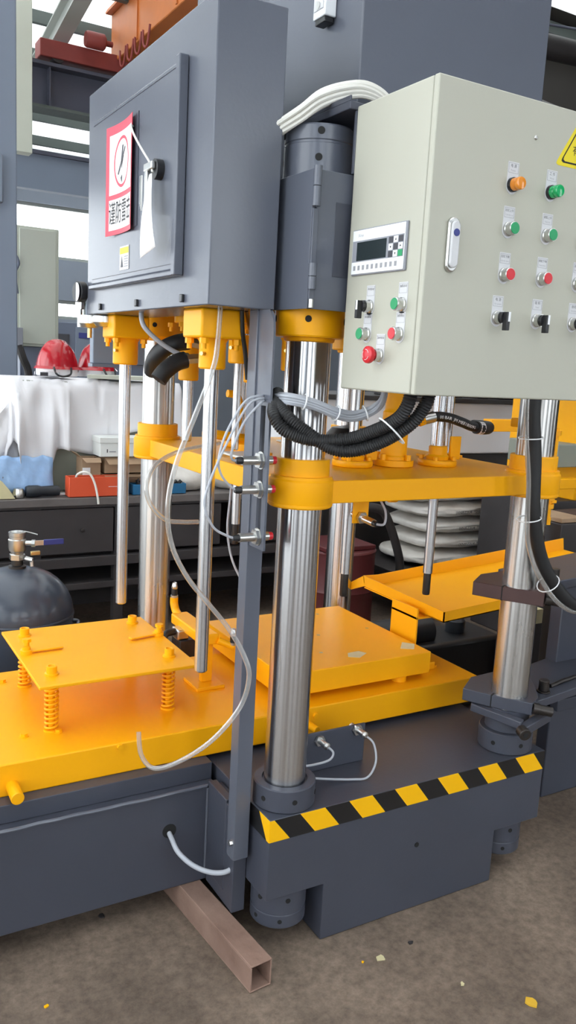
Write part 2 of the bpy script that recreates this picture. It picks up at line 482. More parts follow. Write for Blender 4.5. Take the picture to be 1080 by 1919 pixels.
# ------------------------------------------------------------------ press base
ZB = .429
hp = thing('hydraulic_press', 'grey four-column hydraulic press with hazard taped base and tall crown', 'press', (.436, .53, 0))
prof = [(-.094, ZB), (.966, ZB), (.966, .183), (.767, .183), (.767, .002), (.097, .002), (.097, .183), (-.094, .183)]
pb = part('bed', prism(nb(), prof, 'y', -.092, 1.16), 'dark_grey_paint', hp, .002, label='dark grey bed block with yellow and black tape edge')
part('plug_hole', cyl(nb(), (.437, -.094, .219), (.437, -.091, .219), .008, 16), 'recess_shade', pb)  # uncut; a black disc gives the shade of the hole
# slanted yellow and black stripes of the tape, front face then the left return
def stripe(x0t, x1t, x0b, x1b, i, fr=True):
    bm = nb(); zt, zb = ZB-.001, ZB-.066
    lo, hi = -.094, .966
    if fr:
        c = lambda x: max(lo, min(hi, x))
        poly = [(c(x0t), zt), (c(x1t), zt), (c(x1b), zb), (c(x0b), zb)]
        prism(bm, poly, 'y', -.0932, -.0921)
    else:
        prism(bm, [(x0t, zt), (x1t, zt), (x1b, zb), (x0b, zb)], 'x', -.0952, -.0941)
    part('tape_stripe', bm, 'tape_yellow' if i % 2 == 0 else 'tape_black', pb)
edges = [-.163+.0827*i for i in range(15)]
for i in range(len(edges)-1):
    sl = .052
    if edges[i]+sl >= .966: continue
    stripe(edges[i], edges[i+1], edges[i]+sl, edges[i+1]+sl, i)
bm = nb(); prism(bm, [(-.0921, ZB-.001), (-.03, ZB-.001), (-.078, ZB-.066), (-.0921, ZB-.066)], 'x', -.0952, -.0941); part('tape_stripe', bm, 'tape_yellow', pb)
bm = nb(); prism(bm, [(-.03, ZB-.001), (.10, ZB-.001), (.10, ZB-.066), (-.078, ZB-.066)], 'x', -.0952, -.0941); part('tape_stripe', bm, 'tape_black', pb)

# ------------------------------------------------------------------ guide columns
def ring_holes(parent, cx, cy, r, z, rr, angs, m='recess_shade'):
    for a in angs:
        a = R(a); d = Vector((math.sin(a), math.cos(a), 0))
        p = Vector((cx, cy, z))+d*(r-.004)
        part('spanner_hole_shade', cyl(nb(), p, p+d*.0048, rr, 16), m, parent)  # proud black disc, the hole's inner shade put into its colour
def column(cx, cy, label, worn):
    t = part('guide_column', lathe(nb(), [(.060, .46), (.06, 1.2218), (.0594, 1.222), (.0594, 1.2236), (.06, 1.2238), (.06, 1.762)], (cx, cy, 0), 128), 'worn_chrome' if worn else 'chrome', hp, label=label)
    c = part('collar', lathe(nb(), [(.066, ZB+.001), (.087, ZB+.001), (.09, ZB+.004), (.09, ZB+.066), (.087, ZB+.069), (.066, ZB+.069), (.064, ZB+.062), (.0605, ZB+.062)], (cx, cy, 0), 48), 'dark_grey_paint', t)
    ring_holes(t, cx, cy, .09, ZB+.035, .0075, (190, 250, 130))
    fz = [(.082, .185), (.082, .115), (.0795, .113), (.0795, .108), (.082, .106), (.082, .07), (.079, .066), (.05, .066)]
    n_ = part('foot_nut', lathe(nb(), fz[::-1], (cx, cy, 0), 40), 'dark_grey_paint', t)
    ring_holes(t, cx, cy, .082, .155, .0075, (190, 250)); ring_holes(t, cx, cy, .082, .09, .0065, (205, 260))
    u = part('lock_nut', lathe(nb(), [(.0605, 1.725), (.066, 1.728), (.068, 1.736), (.087, 1.737), (.09, 1.741), (.09, 1.818), (.087, 1.822), (.05, 1.822)], (cx, cy, 0), 48), 'yellow_paint', t)
    ring_holes(t, cx, cy, .09, 1.781, .0085, (214, 130, 290))
    return t
column(0, 0, 'chrome guide column nearest the viewer, beside the grey sensor post', False)
column(.868, 0, 'chrome guide column at the right front with split clamps on it', True)
column(0, 1.067, 'chrome guide column at the left rear behind the sprung plate', True)
column(.868, 1.067, 'chrome guide column at the right rear behind the nearest column', False)

# ------------------------------------------------------------------ moving platen
pl = thing('moving_platen', 'yellow moving platen with round bosses sliding on the four columns', 'platen', (.434, .533, 1.3))
part('plate', box(nb(), -.055, .923, -.06, 1.127, 1.303, 1.365), 'yellow_paint', pl, .003)
b0 = None
for cx, cy in ((0, 0), (.868, 0), (0, 1.067), (.868, 1.067)):
    if b0 is None:
        b0 = part('boss', lathe(nb(), [(.061, 1.294), (.085, 1.292), (.0885, 1.296), (.0885, 1.303), (.0875, 1.304), (.0885, 1.306), (.0885, 1.364), (.0865, 1.366), (.084, 1.369), (.061, 1.369)], (cx, cy, 0), 48), 'yellow_paint', pl)
        b1 = part('gland_ring', lathe(nb(), [(.061, 1.368), (.084, 1.368), (.084, 1.376), (.075, 1.377), (.075, 1.42), (.073, 1.422), (.061, 1.422)], (cx, cy, 0), 48), 'yellow_paint', pl)
    else:
        share(b0, 'boss', pl, (cx, cy, 0)); share(b1, 'gland_ring', pl, (cx, cy, 0))

# flanged cylinders standing on the platen, their rods reach down through it
def flanged(x, y, label, hz, br, rod_top, rod_bot, tip=True, rr=.016, web=True):
    t = thing('platen_cylinder', label, 'cylinder', (x, y, 1.366), 'flanged cylinders on the platen')
    part('flange', lathe(nb(), [(.03, 1.366), (.062, 1.366), (.064, 1.369), (.064, 1.382), (.062, 1.385), (.03, 1.385)], (x, y, 0), 40), 'yellow_paint', t)
    part('housing', lathe(nb(), [(br+.006, 1.385), (br+.008, 1.396), (br, 1.402), (br, hz-.004), (br-.003, hz), (rr+.001, hz)], (x, y, 0), 36), 'yellow_paint', t)
    part('rod', cyl(nb(), (x, y, rod_bot), (x, y, rod_top), rr, 24), 'chrome', t)
    if tip:
        part('threaded_tip', lathe(nb(), [(0, rod_bot-.075), (rr*.72, rod_bot-.075), (rr*.8, rod_bot-.07), (rr*.8, rod_bot), (0, rod_bot)], (x, y, 0), 18), 'dark_steel', t)
    s = None
    for i in range(4):
        a = R(45+90*i)
        if s is None:
            hb = (.053*math.cos(a), .053*math.sin(a))
            s = part('bolt', cyl(nb(), (x+hb[0], y+hb[1], 1.385), (x+hb[0], y+hb[1], 1.396), .008, 6), 'yellow_paint', t)
        else: share(s, 'bolt', t, (.053*math.cos(a)-hb[0], .053*math.sin(a)-hb[1], 0))
    if web: part('web_plate', box(nb(), x+.036, x+.078, y-.022, y-.012, 1.385, 1.462), 'yellow_paint', t, .002)
    return t
flanged(.318, .224, 'yellow flanged cylinder on platen just right of the nearest column', 1.425, .03, 1.8, 1.02)
flanged(.642, .205, 'yellow flanged cylinder on platen with chrome rod, right of the three', 1.43, .03, 1.8, 1.0)
flanged(.20, .78, 'yellow flanged cylinder on platen seen left of the grey post', 1.41, .03, 1.8, 1.08)
t = thing('platen_cylinder', 'tall yellow cylinder body on the platen below the control cabinet', 'cylinder', (.472, .22, 1.366), 'flanged cylinders on the platen')
part('flange', prism(nb(), [(.472+.066*math.cos(R(a))*(1 if a % 90 else 1), .22+.066*math.sin(R(a))) for a in range(0, 360, 15)], 'z', 1.366, 1.386), 'yellow_paint', t, .001)
part('housing', lathe(nb(), [(.046, 1.386), (.046, 1.396), (.042, 1.40), (.042, 1.535), (.038, 1.54), (.036, 1.548), (.036, 1.612), (.033, 1.616), (0, 1.616)], (.472, .22, 0), 36), 'yellow_paint', t)
s = None
for i in range(4):
    a = R(20+90*i); hb2 = (.472+.056*math.cos(a), .22+.056*math.sin(a))
    if s is None: s = part('bolt', cyl(nb(), (*hb2, 1.386), (*hb2, 1.404), .009, 6), 'yellow_paint', t); h0 = hb2
    else: share(s, 'bolt', t, (hb2[0]-h0[0], hb2[1]-h0[1], 0))
part('port_elbow', tube(nb(), [(.505, .21, 1.485), (.53, .203, 1.502), (.552, .197, 1.512)], .014, 12), 'yellow_paint', t)
part('port_nut', cyl(nb(), (.545, .199, 1.51), (.562, .194, 1.517), .021, 6), 'yellow_paint', t)
part('rod', cyl(nb(), (.472, .22, 1.616), (.472, .22, 1.83), .012, 18), 'chrome', t)

# chrome rods behind, guiding the platen
for (x, y, z0, z1, r, lb) in ((.74, .33, 1.366, 1.9, .021, 'bright chrome rod rising behind the right flanged cylinder'), (.80, .36, 1.366, 1.9, .024, 'dark chrome rod just right of the flanged cylinder rods'),
                              (.30, .95, 1.366, 1.9, .018, 'slim chrome rod behind the left hanging cylinder'), (.10, .42, 1.366, 1.9, .022, 'chrome rod seen between grey post and nearest column')):
    t = thing('guide_rod', lb, 'rod', (x, y, z0))
    part('shaft', cyl(nb(), (x, y, z0+.012), (x, y, z1), r, 24), 'chrome', t)
    part('seat_ring', lathe(nb(), [(r, z0), (r+.014, z0), (r+.014, z0+.02), (r, z0+.024)], (x, y, 0), 24), 'yellow_paint', t)
t = thing('lifting_eye_bracket', 'yellow cast arm bracket on the platen behind the grey post', 'bracket', (.13, .62, 1.366))
part('arm', tube(nb(), [(-.02, .60, 1.43), (.06, .60, 1.42), (.13, .61, 1.41), (.17, .62, 1.39)], .016, 10), 'yellow_paint', t)
part('hook', tube(nb(), [(.10, .62, 1.42), (.115, .62, 1.48), (.115, .62, 1.53), (.10, .62, 1.555), (.07, .62, 1.56)], .013, 10), 'yellow_paint', t)
part('foot', lathe(nb(), [(0, 1.366), (.05, 1.366), (.05, 1.392), (.03, 1.40), (0, 1.40)], (.15, .62, 0), 28), 'yellow_paint', t)
part('white_pad', box(nb(), .02, .14, .40, .56, 1.366, 1.374), 'box_white', t, .003)
# items hung below the platen
t = thing('sensor_bracket', 'yellow strip bracket with chrome sensor hanging below the platen', 'bracket', (.27, .1, 1.2))
part('strip', box(nb(), .245, .30, .095, .101, 1.21, 1.303), 'yellow_paint', t, .001)
part('sensor_body', cyl(nb(), (.27, .13, 1.232), (.275, .03, 1.222), .011, 20), 'zinc', t)
part('sensor_nut', cyl(nb(), (.272, .094, 1.228), (.273, .084, 1.227), .019, 6), 'zinc', t)
part('sensor_tip', cyl(nb(), (.275, .03, 1.222), (.276, .018, 1.221), .009, 16), 'black_plastic', t)
part('cable', tube(nb(), [(.276, .018, 1.221), (.29, .0, 1.225), (.305, .02, 1.26), (.30, .06, 1.30), (.295, .08, 1.303)], .0035, 8), 'cable_grey', t)
t = thing('ejector_bar', 'yellow round bar with thick collar end under the platen', 'bar', (.4, .3, 1.24))
part('bar', cyl(nb(), (.10, .22, 1.262), (.46, .26, 1.262), .013, 20), 'yellow_paint', t)
part('collar', cyl(nb(), (.44, .258, 1.262), (.50, .262, 1.262), .02, 24), 'yellow_paint', t)
part('end_cap', cyl(nb(), (.50, .262, 1.262), (.525, .262, 1.262), .026, 24), 'yellow_paint', t)
part('hanger', box(nb(), .41, .44, .25, .27, 1.275, 1.303), 'yellow_paint', t, .002)
t = thing('hanging_strip', 'yellow flat strip with bolt under the right end of platen', 'bracket', (.85, .4, 1.25))
part('strip', box(nb(), .72, 1.02, .38, .42, 1.262, 1.278), 'yellow_paint', t, .002)
part('spacer', box(nb(), .93, .99, .38, .42, 1.278, 1.303), 'yellow_paint', t)
part('end_block', box(nb(), .96, 1.04, .38, .44, 1.236, 1.262), 'yellow_paint', t, .002)
part('bolt', lathe(nb(), [(.008, 1.222), (.008, 1.252), (.013, 1.252), (.013, 1.262)], (.80, .40, 0), 6), 'brass', t)

# ------------------------------------------------------------------ crown, crosshead
cr = part('crosshead', box(nb(), -.09, .96, .095, 1.16, 1.822, 2.10), 'grey_paint', hp, .004)
part('tower', box(nb(), .105, .752, 0.001, 1.06, 2.10, 3.6), 'grey_paint', hp, .004, label='tall grey crown housing rising out of frame')
for cx, cy in ((0, 0), (.868, 0)):
    cc = part('column_cap', lathe(nb(), [(.05, 1.822), (.09, 1.822), (.09, 2.199), (.0875, 2.201), (.0875, 2.206), (.09, 2.208), (.09, 2.24), (.087, 2.244), (0, 2.244)], (cx, cy, 0), 48), 'grey_paint', cr)
    ring_holes(cr, cx, cy, .09, 2.226, .009, (210, 290)); ring_holes(cr, cx, cy, .09, 2.165, .009, (212, 300))
# limit switch hung on the tower
t = thing('limit_switch', 'small white and silver switch fixed high on the grey tower', 'switch', (.10, .15, 2.56))
part('case', box(nb(), .068, .104, .125, .185, 2.572, 2.76), 'white_plastic', t, .003)
part('cover', box(nb(), .065, .0685, .132, .178, 2.59, 2.76), 'label_silver', t, .001)
part('plunger', box(nb(), .072, .1, .13, .18, 2.558, 2.573), 'black_plastic', t, .002)
part('dial', cyl(nb(), (.0655, .155, 2.60), (.062, .155, 2.60), .010, 16), 'zinc', t)

# hinged guard box round the near column head
gb = thing('guard_box', 'grey hinged guard box above the yellow nut of nearest column', 'guard box', (0, -.03, 1.8))
bm = nb(); box(bm, -.1, -.092, -.145, .09, 1.80, 2.12); part('side_panel', bm, 'grey_paint', gb, .001)
bm = nb(); box(bm, -.092, .21, .085, .09, 1.825, 2.12); part('back_panel', bm, 'grey_paint', gb)
dr = part('door', box(nb(), -.088, .21, -.146, -.138, 1.80, 2.12), 'grey_paint', gb, .001)
bm = nb(); box(bm, -.034, .17, -.1475, -.146, 1.88, 2.052); part('recess_panel', bm, 'dark_grey_paint', dr, .0005, label='recessed darker panel')
part('hinge_gap', box(nb(), -.0905, -.0875, -.1462, -.13, 1.80, 2.03), 'recess_shade', gb)  # black strip colours in the shade between door and side panel
for z0, z1 in ((2.035, 2.125), (1.845, 1.905)):
    hg = part('hinge', cyl(nb(), (-.093, -.152, z0), (-.093, -.152, (z0+z1)/2-.0008), .010, 20), 'grey_paint', gb)
    part('knuckle', cyl(nb(), (-.093, -.152, (z0+z1)/2+.0008), (-.093, -.152, z1), .010, 20), 'grey_paint', hg)
part('hinge_strip', box(nb(), -.099, -.085, -.152, -.1455, 1.822, 2.03), 'grey_paint', gb, .001)
part('hinge_pin', cyl(nb(), (-.093, -.152, 1.802), (-.093, -.152, 1.822), .006, 12), 'zinc', gb)

# ------------------------------------------------------------------ hydraulic cabinet (left)
XL, YF = -.302, -.02
hc = thing('steel_cabinet', 'large blue grey steel cabinet with hinged door and red warning sheet', 'cabinet', (-.21, .48, 1.797))
part('body', box(nb(), XL, -.119, YF, .975, 1.797, 2.497), 'grey_paint', hc, .003)
dr = part('door', box(nb(), XL-.014, XL, .165, .885, 1.888, 2.392), 'grey_paint', hc, .006)
bm = nb()      # raised rim around the leaf
box(bm, XL-.026, XL-.001, .138, .165, 1.874, 2.398); box(bm, XL-.022, XL-.001, .165, .89, 1.874, 1.888)
part('door_frame', bm, 'grey_paint', hc, .003)
bm = nb(); box(bm, XL-.0155, XL-.014, .18, .875, 2.378, 2.3795); box(bm, XL-.0155, XL-.014, .18, .1815, 1.905, 2.378); box(bm, XL-.0155, XL-.014, .18, .875, 1.905, 1.9065)
part('door_seam', bm, 'dark_grey_paint', dr)
for yy in (.82, .475, .135):
    part('bottom_clip', box(nb(), XL-.008, XL, yy-.009, yy+.009, 1.808, 1.828), 'black_plastic', hc, .002)
lk = part('lock', cyl(nb(), (XL-.014, .275, 2.15), (XL-.034, .275, 2.15), .026, 24), 'black_plastic', dr)
part('lock_handle', box(nb(), XL-.045, XL-.034, .30, .32, 2.045, 2.165), 'zinc', dr, .003)
part('lock_bar', box(nb(), XL-.046, XL-.034, .265, .325, 2.148, 2.168), 'zinc', dr, .003)
# key bunch beside the lock
kk = nb()
for i in range(4):
    box(kk, XL-.05, XL-.047, .325+i*.004, .327+i*.004, 2.05+i*.006, 2.14)
part('key_bunch', kk, 'zinc', dr)
# safety sheet: white print on a red edged board
Ms = face((XL-.0165, .585, 2.178), (0, -1, 0), (0, 0, 1))
sg = thing('warning_sheet', 'red and white warning sheet with black characters on cabinet door', 'sign', (XL-.016, .585, 2.02))
def quad(M, x0, x1, y0, y1, z0, z1): bm = nb(); box(bm, x0, x1, y0, y1, z0, z1); bm.transform(M); return bm
bend = lambda x: .010*((x/.11)**2)*(1 if x < 0 else .9)
def sheet(M, w, h, t, m, name, par, x0=0, y0=0, z=0, n=12):
    bm = nb(); A = []; 
    for i in range(n+1):
        x = x0-w/2+w*i/n; zz = z+bend(x)
        A.append([bm.verts.new(M @ Vector((x, y0+s*h/2, zz+q))) for s in (-1, 1) for q in (0, t)])
    for a, b in zip(A, A[1:]):
        bm.faces.new((a[0], b[0], b[2], a[2])); bm.faces.new((a[1], a[3], b[3], b[1]))
        bm.faces.new((a[0], a[1], b[1], b[0])); bm.faces.new((a[2], b[2], b[3], a[3]))
    bm.faces.new(A[0]); bm.faces.new(A[-1]); bmesh.ops.recalc_face_normals(bm, faces=bm.faces)
    return part(name, bm, m, par)
sheet(Ms, .225, .312, .0016, 'sign_red', 'backing', sg)
sheet(Ms, .195, .17, .0006, 'sign_white', 'picture_panel', sg, .008, .045, .0018)
sheet(Ms, .195, .088, .0006, 'sign_white', 'text_panel', sg, .008, -.098, .0018)
bm = nb(); r0, r1 = .066, .058; N = 40
for i in range(N):
    a, b = 2*PI*i/N, 2*PI*(i+1)/N
    f = lambda r, t: Ms @ Vector((.008+r*math.cos(t), .045+r*1.08*math.sin(t), .0028+bend(.008+r*math.cos(t))))
    bm.faces.new([bm.verts.new(p) for p in (f(r1, a), f(r0, a), f(r0, b), f(r1, b))])
part('prohibition_ring', bm, 'sign_red', sg)
bm = nb()
for pts in ([(-.035, .01), (-.029, .006), (.03, .075), (.024, .08)], [(.0, .085), (.012, .085), (.004, .055), (.014, .055), (-.006, .015), (-.002, .045), (-.01, .045)], [(-.012, -.004), (.004, .004), (.0, -.02)]):
    bm.faces.new([bm.verts.new(Ms @ Vector((.008+x, .005+y, .0032+bend(x)))) for x, y in pts])
part('pictogram', bm, 'print_dark', sg)
me = TX['zh_sign'].copy(); me.materials.clear(); me.materials.append(MT['print_black'])
for v in me.vertices:
    x, y = v.co.x*.72+.008, v.co.y*1.05-.098
    v.co = Ms @ Vector((x, y, .0034+bend(x))) - OFF[sg.name]
o = bpy.data.objects.new('lettering', me); COL.objects.link(o); o.parent = sg
bm = nb(); box(bm, XL-.0165, XL-.0142, .452, .478, 2.03, 2.335); solo('sign_backing_strip', bm, 'dark_grey_paint', 'dark magnetic strip along the right edge of warning sheet', 'strip', (XL-.015, .465, 2.03))
# rating label, paper tag, tie
lb = thing('cabinet_label', 'small silver label with yellow header low on cabinet door', 'label', (XL-.0145, .556, 1.92))
Ml = face((XL-.0146, .556, 1.95), (0, -1, 0), (0, 0, 1))
part('plate', quad(Ml, -.04, .04, -.034, .034, 0, .0008), 'label_silver', lb)
part('header', quad(Ml, -.038, .038, .012, .03, .0008, .0012), 'warn_yellow', lb)
bm = nb(); prism(bm, [(-.03, -.026), (-.008, -.026), (-.02, .006)], 'z', .0008, .0012); bm.transform(Ml); part('icon', bm, 'print_dark', lb)
bm = nb()
for i in range(5): box(bm, 0, .034, -.026+i*.007, -.023+i*.007, .0008, .0012)
bm.transform(Ml); part('print_lines', bm, 'print_grey', lb)
tg = thing('paper_tag', 'long white paper tag hanging from the cabinet door lock', 'tag', (XL-.05, .27, 1.95))
bm = nb(); rows = []
for i in range(13):
    s = i/12; z = 2.135-.19*s; w = .012+.062*s**.8; c = .268-.012*s
    rows.append([bm.verts.new((XL-.046-.012*math.sin(s*2.4), c+w*(q-.5)*1.5, z-.02*q*s)) for q in (0, .33, .66, 1)])
for a, b in zip(rows, rows[1:]):
    for q in range(3): bm.faces.new((a[q], a[q+1], b[q+1], b[q]))
o = part('sheet', bm, 'paper', tg); sd = o.modifiers.new('thick', 'SOLIDIFY'); sd.thickness = .0006
bm = nb()
for i in range(7):
    yy = .29-i*.012; zz = 1.972+.003*math.sin(i*2.3)
    tube(bm, [(XL-.0560, yy, zz), (XL-.0562, yy-.006, zz+.012), (XL-.0562, yy-.009, zz-.002)], .0008, 5, 3)
part('handwriting', bm, 'print_grey', tg)
solo('tag_tie', tube(nb(), [(XL-.02, .485, 2.30), (XL-.045, .43, 2.285), (XL-.06, .36, 2.245), (XL-.055, .31, 2.20), (XL-.042, .285, 2.165), (XL-.04, .27, 2.14)], .003, 8), 'cable_white', 'white string looping from warning sheet to the door lock', 'string', (XL-.05, .36, 2.2))
# pressure gauge and fittings at the rear left of the cabinet
pg = thing('pressure_gauge', 'small black pressure gauge with white face left of the cabinet', 'gauge', (-.32, 1.0, 1.75))
part('case', cyl(nb(), (-.305, 1.01, 1.872), (-.33, 1.005, 1.872), .036, 28), 'black_plastic', pg, .002)
part('dial', cyl(nb(), (-.3302, 1.005, 1.872), (-.3315, 1.005, 1.872), .031, 28), 'white_plastic', pg)
part('stem', cyl(nb(), (-.318, 1.008, 1.755), (-.318, 1.008, 1.84), .009, 12), 'zinc', pg)
part('hex_nut', cyl(nb(), (-.318, 1.008, 1.815), (-.318, 1.008, 1.838), .016, 6), 'zinc', pg)
part('bowl', lathe(nb(), [(0, 1.752), (.026, 1.754), (.036, 1.768), (.036, 1.795), (0, 1.797)], (-.29, .985, 0), 24), 'zinc', pg)
part('drain', cyl(nb(), (-.29, .985, 1.72), (-.29, .985, 1.752), .008, 12), 'brass', pg)
solo('silencer', lathe(nb(), [(0, 1.757), (.03, 1.759), (.04, 1.772), (.04, 1.792), (0, 1.797)], (-.262, .905, 0), 24), 'zinc', 'round silver cap under the rear end of the cabinet', 'fitting', (-.262, .905, 1.757))
# grey box hanging behind the cabinet
hb = thing('valve_housing', 'flat blue grey housing hanging behind the left yellow cylinder', 'housing', (0, 1.35, 1.62))
part('shell', box(nb(), -.182, .12, 1.30, 1.345, 1.63, 1.795), 'blue_grey', hb, .004)
part('hanger', box(nb(), -.08, .1, 1.161, 1.32, 1.795, 1.86), 'steel_blue', hb, .002)
part('bottom_lip', box(nb(), -.185, .125, 1.296, 1.35, 1.618, 1.63), 'steel_blue', hb)

# ------------------------------------------------------------------ hanging ejector cylinders
def hanging(x, y, label, zt, zh, hr, rr, zr, square=True):
    t = thing('ejector_cylinder', label, 'cylinder', (x, y, zr), 'yellow cylinders hanging under the cabinet')
    if square: part('flange', box(nb(), x-.062, x+.062, y-.062, y+.062, zt-.075, zt), 'yellow_paint', t, .006)
    else: part('flange', cyl(nb(), (x, y, zt-.04), (x, y, zt), hr+.018, 32), 'yellow_paint', t, .003)
    part('housing', lathe(nb(), [(rr, zh), (hr-.004, zh), (hr, zh+.004), (hr, zt-.085), (hr+.006, zt-.075)], (x, y, 0), 36), 'yellow_paint', t)
    part('rod', lathe(nb(), [(0, zr), (rr-.003, zr), (rr, zr+.004), (rr, zh+.01), (0, zh+.01)], (x, y, 0), 32), 'chrome', t)
    s = None; zb = zt-.075 if square else zt-.04
    for i in range(4):
        p = (x+(.047 if i % 2 else -.047), y+(.047 if i//2 else -.047))
        if s is None:
            bm = nb(); cyl(bm, (*p, zb-.014), (*p, zb), .012, 6); cyl(bm, (*p, zb-.028), (*p, zb-.014), .007, 12)
            s = part('bolt', bm, 'yellow_paint', t); p0 = p
        else: share(s, 'bolt', t, (p[0]-p0[0], p[1]-p0[1], 0))
    part('bleed_screw', cyl(nb(), (x-hr*.86, y-hr*.5, zt-.115), (x-hr*.86-.012, y-hr*.5-.006, zt-.115), .0055, 10), 'brass', t)
    return t
hanging(-.205, .155, 'yellow cylinder with long chrome rod hanging in front of grey post', 1.797, 1.642, .036, .0195, .792)
hanging(-.20, .87, 'yellow cylinder with long chrome rod hanging at far left of cabinet', 1.797, 1.636, .042, .0195, .792)
hanging(-.03, .72, 'yellow cylinder with thin rod just behind the front hanging cylinder', 1.822, 1.595, .034, .017, 1.39, False)
hanging(.02, .45, 'short yellow cylinder partly hidden behind the front hanging cylinder', 1.822, 1.66, .032, .012, 1.39, False)
hanging(.12, .55, 'slim yellow cylinder right beside the grey post top', 1.822, 1.60, .026, .014, 1.42, False)
hanging(.19, .40, 'yellow cylinder seen between grey post and nearest column', 1.822, 1.645, .04, .025, 1.42, False)

# ------------------------------------------------------------------ sensor post
sp = thing('sensor_post', 'tall grey steel post with slotted plate left of nearest column', 'post', (-.13, .02, .08))
part('upright', box(nb(), -.155, -.108, 0, .045, .27, 1.797), 'grey_paint', sp, .002)
slot = nb()
# slotted plate with one rounded upper corner: built from strips so that the slot is open
yb0, yb1, s0, s1 = -.078, .0, -.057, -.031
box(slot, -.150, -.144, s1, yb1, 1.19, 1.797); 
prism(slot, [(yb0, 1.19), (s0, 1.19), (s0, 1.797), (-.056, 1.795), (-.068, 1.785), (-.075, 1.768), (yb0, 1.745)], 'x', -.150, -.144)
box(slot, -.150, -.144, s0, s1, 1.56, 1.797); box(slot, -.150, -.144, s0, s1, 1.19, 1.20)
part('slotted_plate', slot, 'grey_paint', sp)
part('leg', box(nb(), -.138, -.096, .03, .21, .082, .40), 'dark_grey_paint', sp, .002)
part('foot_bolt', cyl(nb(), (-.155, .012, .323), (-.165, .012, .323), .008, 6), 'zinc', sp)
def sensor(z, yy, label):
    t = thing('proximity_sensor', label, 'sensor', (-.153, yy, z), 'sensors on the slotted plate')
    part('barrel', cyl(nb(), (-.205, yy, z), (-.12, yy, z), .0115, 24), 'zinc', t)
    part('cap', cyl(nb(), (-.12, yy, z), (-.108, yy, z), .0105, 20), 'red_button', t, .001)
    part('nut', cyl(nb(), (-.161, yy, z), (-.152, yy, z), .021, 6), 'zinc', t)
    part('washer', cyl(nb(), (-.152, yy, z), (-.150, yy, z), .023, 24), 'zinc', t)
    part('back_nut', cyl(nb(), (-.144, yy, z), (-.137, yy, z), .020, 6), 'zinc', t)
    part('boot', lathe(nb(), [(0, 0), (.007, 0), (.0095, .006), (.0095, .018), (0, .018)], (0, 0, 0), 16, Matrix.Translation((-.222, yy, z)) @ Matrix.Rotation(R(90), 4, 'Y')), 'black_plastic', t)
    return t
sensor(1.421, -.045, 'chrome proximity sensor with red tip, top of three on post')
sensor(1.346, -.045, 'chrome proximity sensor with red tip, middle of three on post')
sensor(1.222, -.045, 'chrome proximity sensor with red tip, lowest of three on post')

# ------------------------------------------------------------------ control box
XB, YB, Z0, Z1, XR = 0., -0.457, 1.614, 2.270, .66
cb = thing('control_box', 'cream electrical control box with buttons, switches and display', 'control box', (.33, -.31, Z0))
part('shell', box(nb(), XB, XR, YB+.018, -0.161, Z0, Z1), 'cream_paint', cb, .004)
part('front_door', box(nb(), XB, XR, YB, YB+.0165, Z0, Z1), 'cream_paint', cb, .003)
KS = Matrix.Scale(.93, 4)      # size of the 22 mm button family
FM = lambda x, z: face((x, YB, z), (1, 0, 0), (0, 0, 1)) @ KS
LM = lambda y, z: face((XB, y, z), (0, -1, 0), (0, 0, 1)) @ KS
def bmt(M, fn):
    bm = nb(); fn(bm); bm.transform(M); return bm
def plate_poly():
    P = [(-.0175, .052), (.0175, .052), (.0175, 0)]
    P += [(.0175*math.cos(R(-a)), -.004+.0175*math.sin(R(-a))) for a in range(0, 181, 20)]
    return P+[(-.0175, 0)]
def cplate(M, zh, en, m='label_silver'):
    p = part('legend_plate', bmt(M, lambda b: prism(b, plate_poly(), 'z', 0, .0012)), m, cb)
    bm = nb()
    for a in ((-.0155, .0155, .0485, .0492), (-.0155, .0155, .0265, .0272), (-.0155, -.0148, .0265, .0492), (.0148, .0155, .0265, .0492)): box(bm, a[0], a[1], a[2], a[3], .0012, .0015)
    bm.transform(M); part('legend_border', bm, 'print_grey', p)
    if zh: letter(zh, M @ Matrix.Translation((0, .0425, .0014)), 'print_dark', p)
    if en: letter(en, M @ Matrix.Translation((0, .0325, .0014)), 'print_grey', p)
    return p
def push(M, m, zh, en, nm):
    cplate(M, zh, en)
    b = part(nm, bmt(M, lambda b: lathe(b, [(.0165, .0012), (.0165, .006), (.0145, .0075), (.0145, .016), (.0158, .0175), (.0158, .024), (.0145, .0255), (.0138, .0255), (.0138, .022), (0, .022)], n=32)), 'zinc', cb)
    part('cap', bmt(M, lambda b: lathe(b, [(.0137, .0215), (.0137, .0262), (.0128, .027), (0, .027)], n=32)), m, b)
def lamp(M, m, zh, en):
    cplate(M, zh, en)
    b = part('indicator_lamp', bmt(M, lambda b: lathe(b, [(.0168, .0012), (.0168, .0085), (.0155, .0095), (0, .0095)], n=32)), 'black_plastic', cb)
    part('lens', bmt(M, lambda b: lathe(b, [(.0148, .0095), (.0148, .019), (.013, .0205), (.0138, .022), (.0148, .0235), (.0148, .031), (.0132, .0335), (.006, .0345), (0, .0345)], n=32)), m, b)
def selector(M, zh, en, ang=0):
    cplate(M, zh, en)
    b = part('selector_switch', bmt(M, lambda b: lathe(b, [(.0165, .0012), (.0165, .006), (.0145, .0075), (.0145, .017), (.0155, .018), (.0155, .021), (0, .021)], n=32)), 'zinc', cb)
    part('knob', bmt(M, lambda b: lathe(b, [(.0135, .021), (.0135, .028), (.012, .0295), (0, .0295)], n=28)), 'black_plastic', b)
    part('lever', bmt(M @ Matrix.Rotation(R(ang), 4, 'Z'), lambda b: box(b, -.0052, .0052, -.031, .0125, .0275, .043)), 'black_plastic', b, .0012)
    part('pointer_line', bmt(M @ Matrix.Rotation(R(ang), 4, 'Z'), lambda b: box(b, -.0014, .0054, -.010, .0127, .0425, .0434)), 'white_plastic', b)
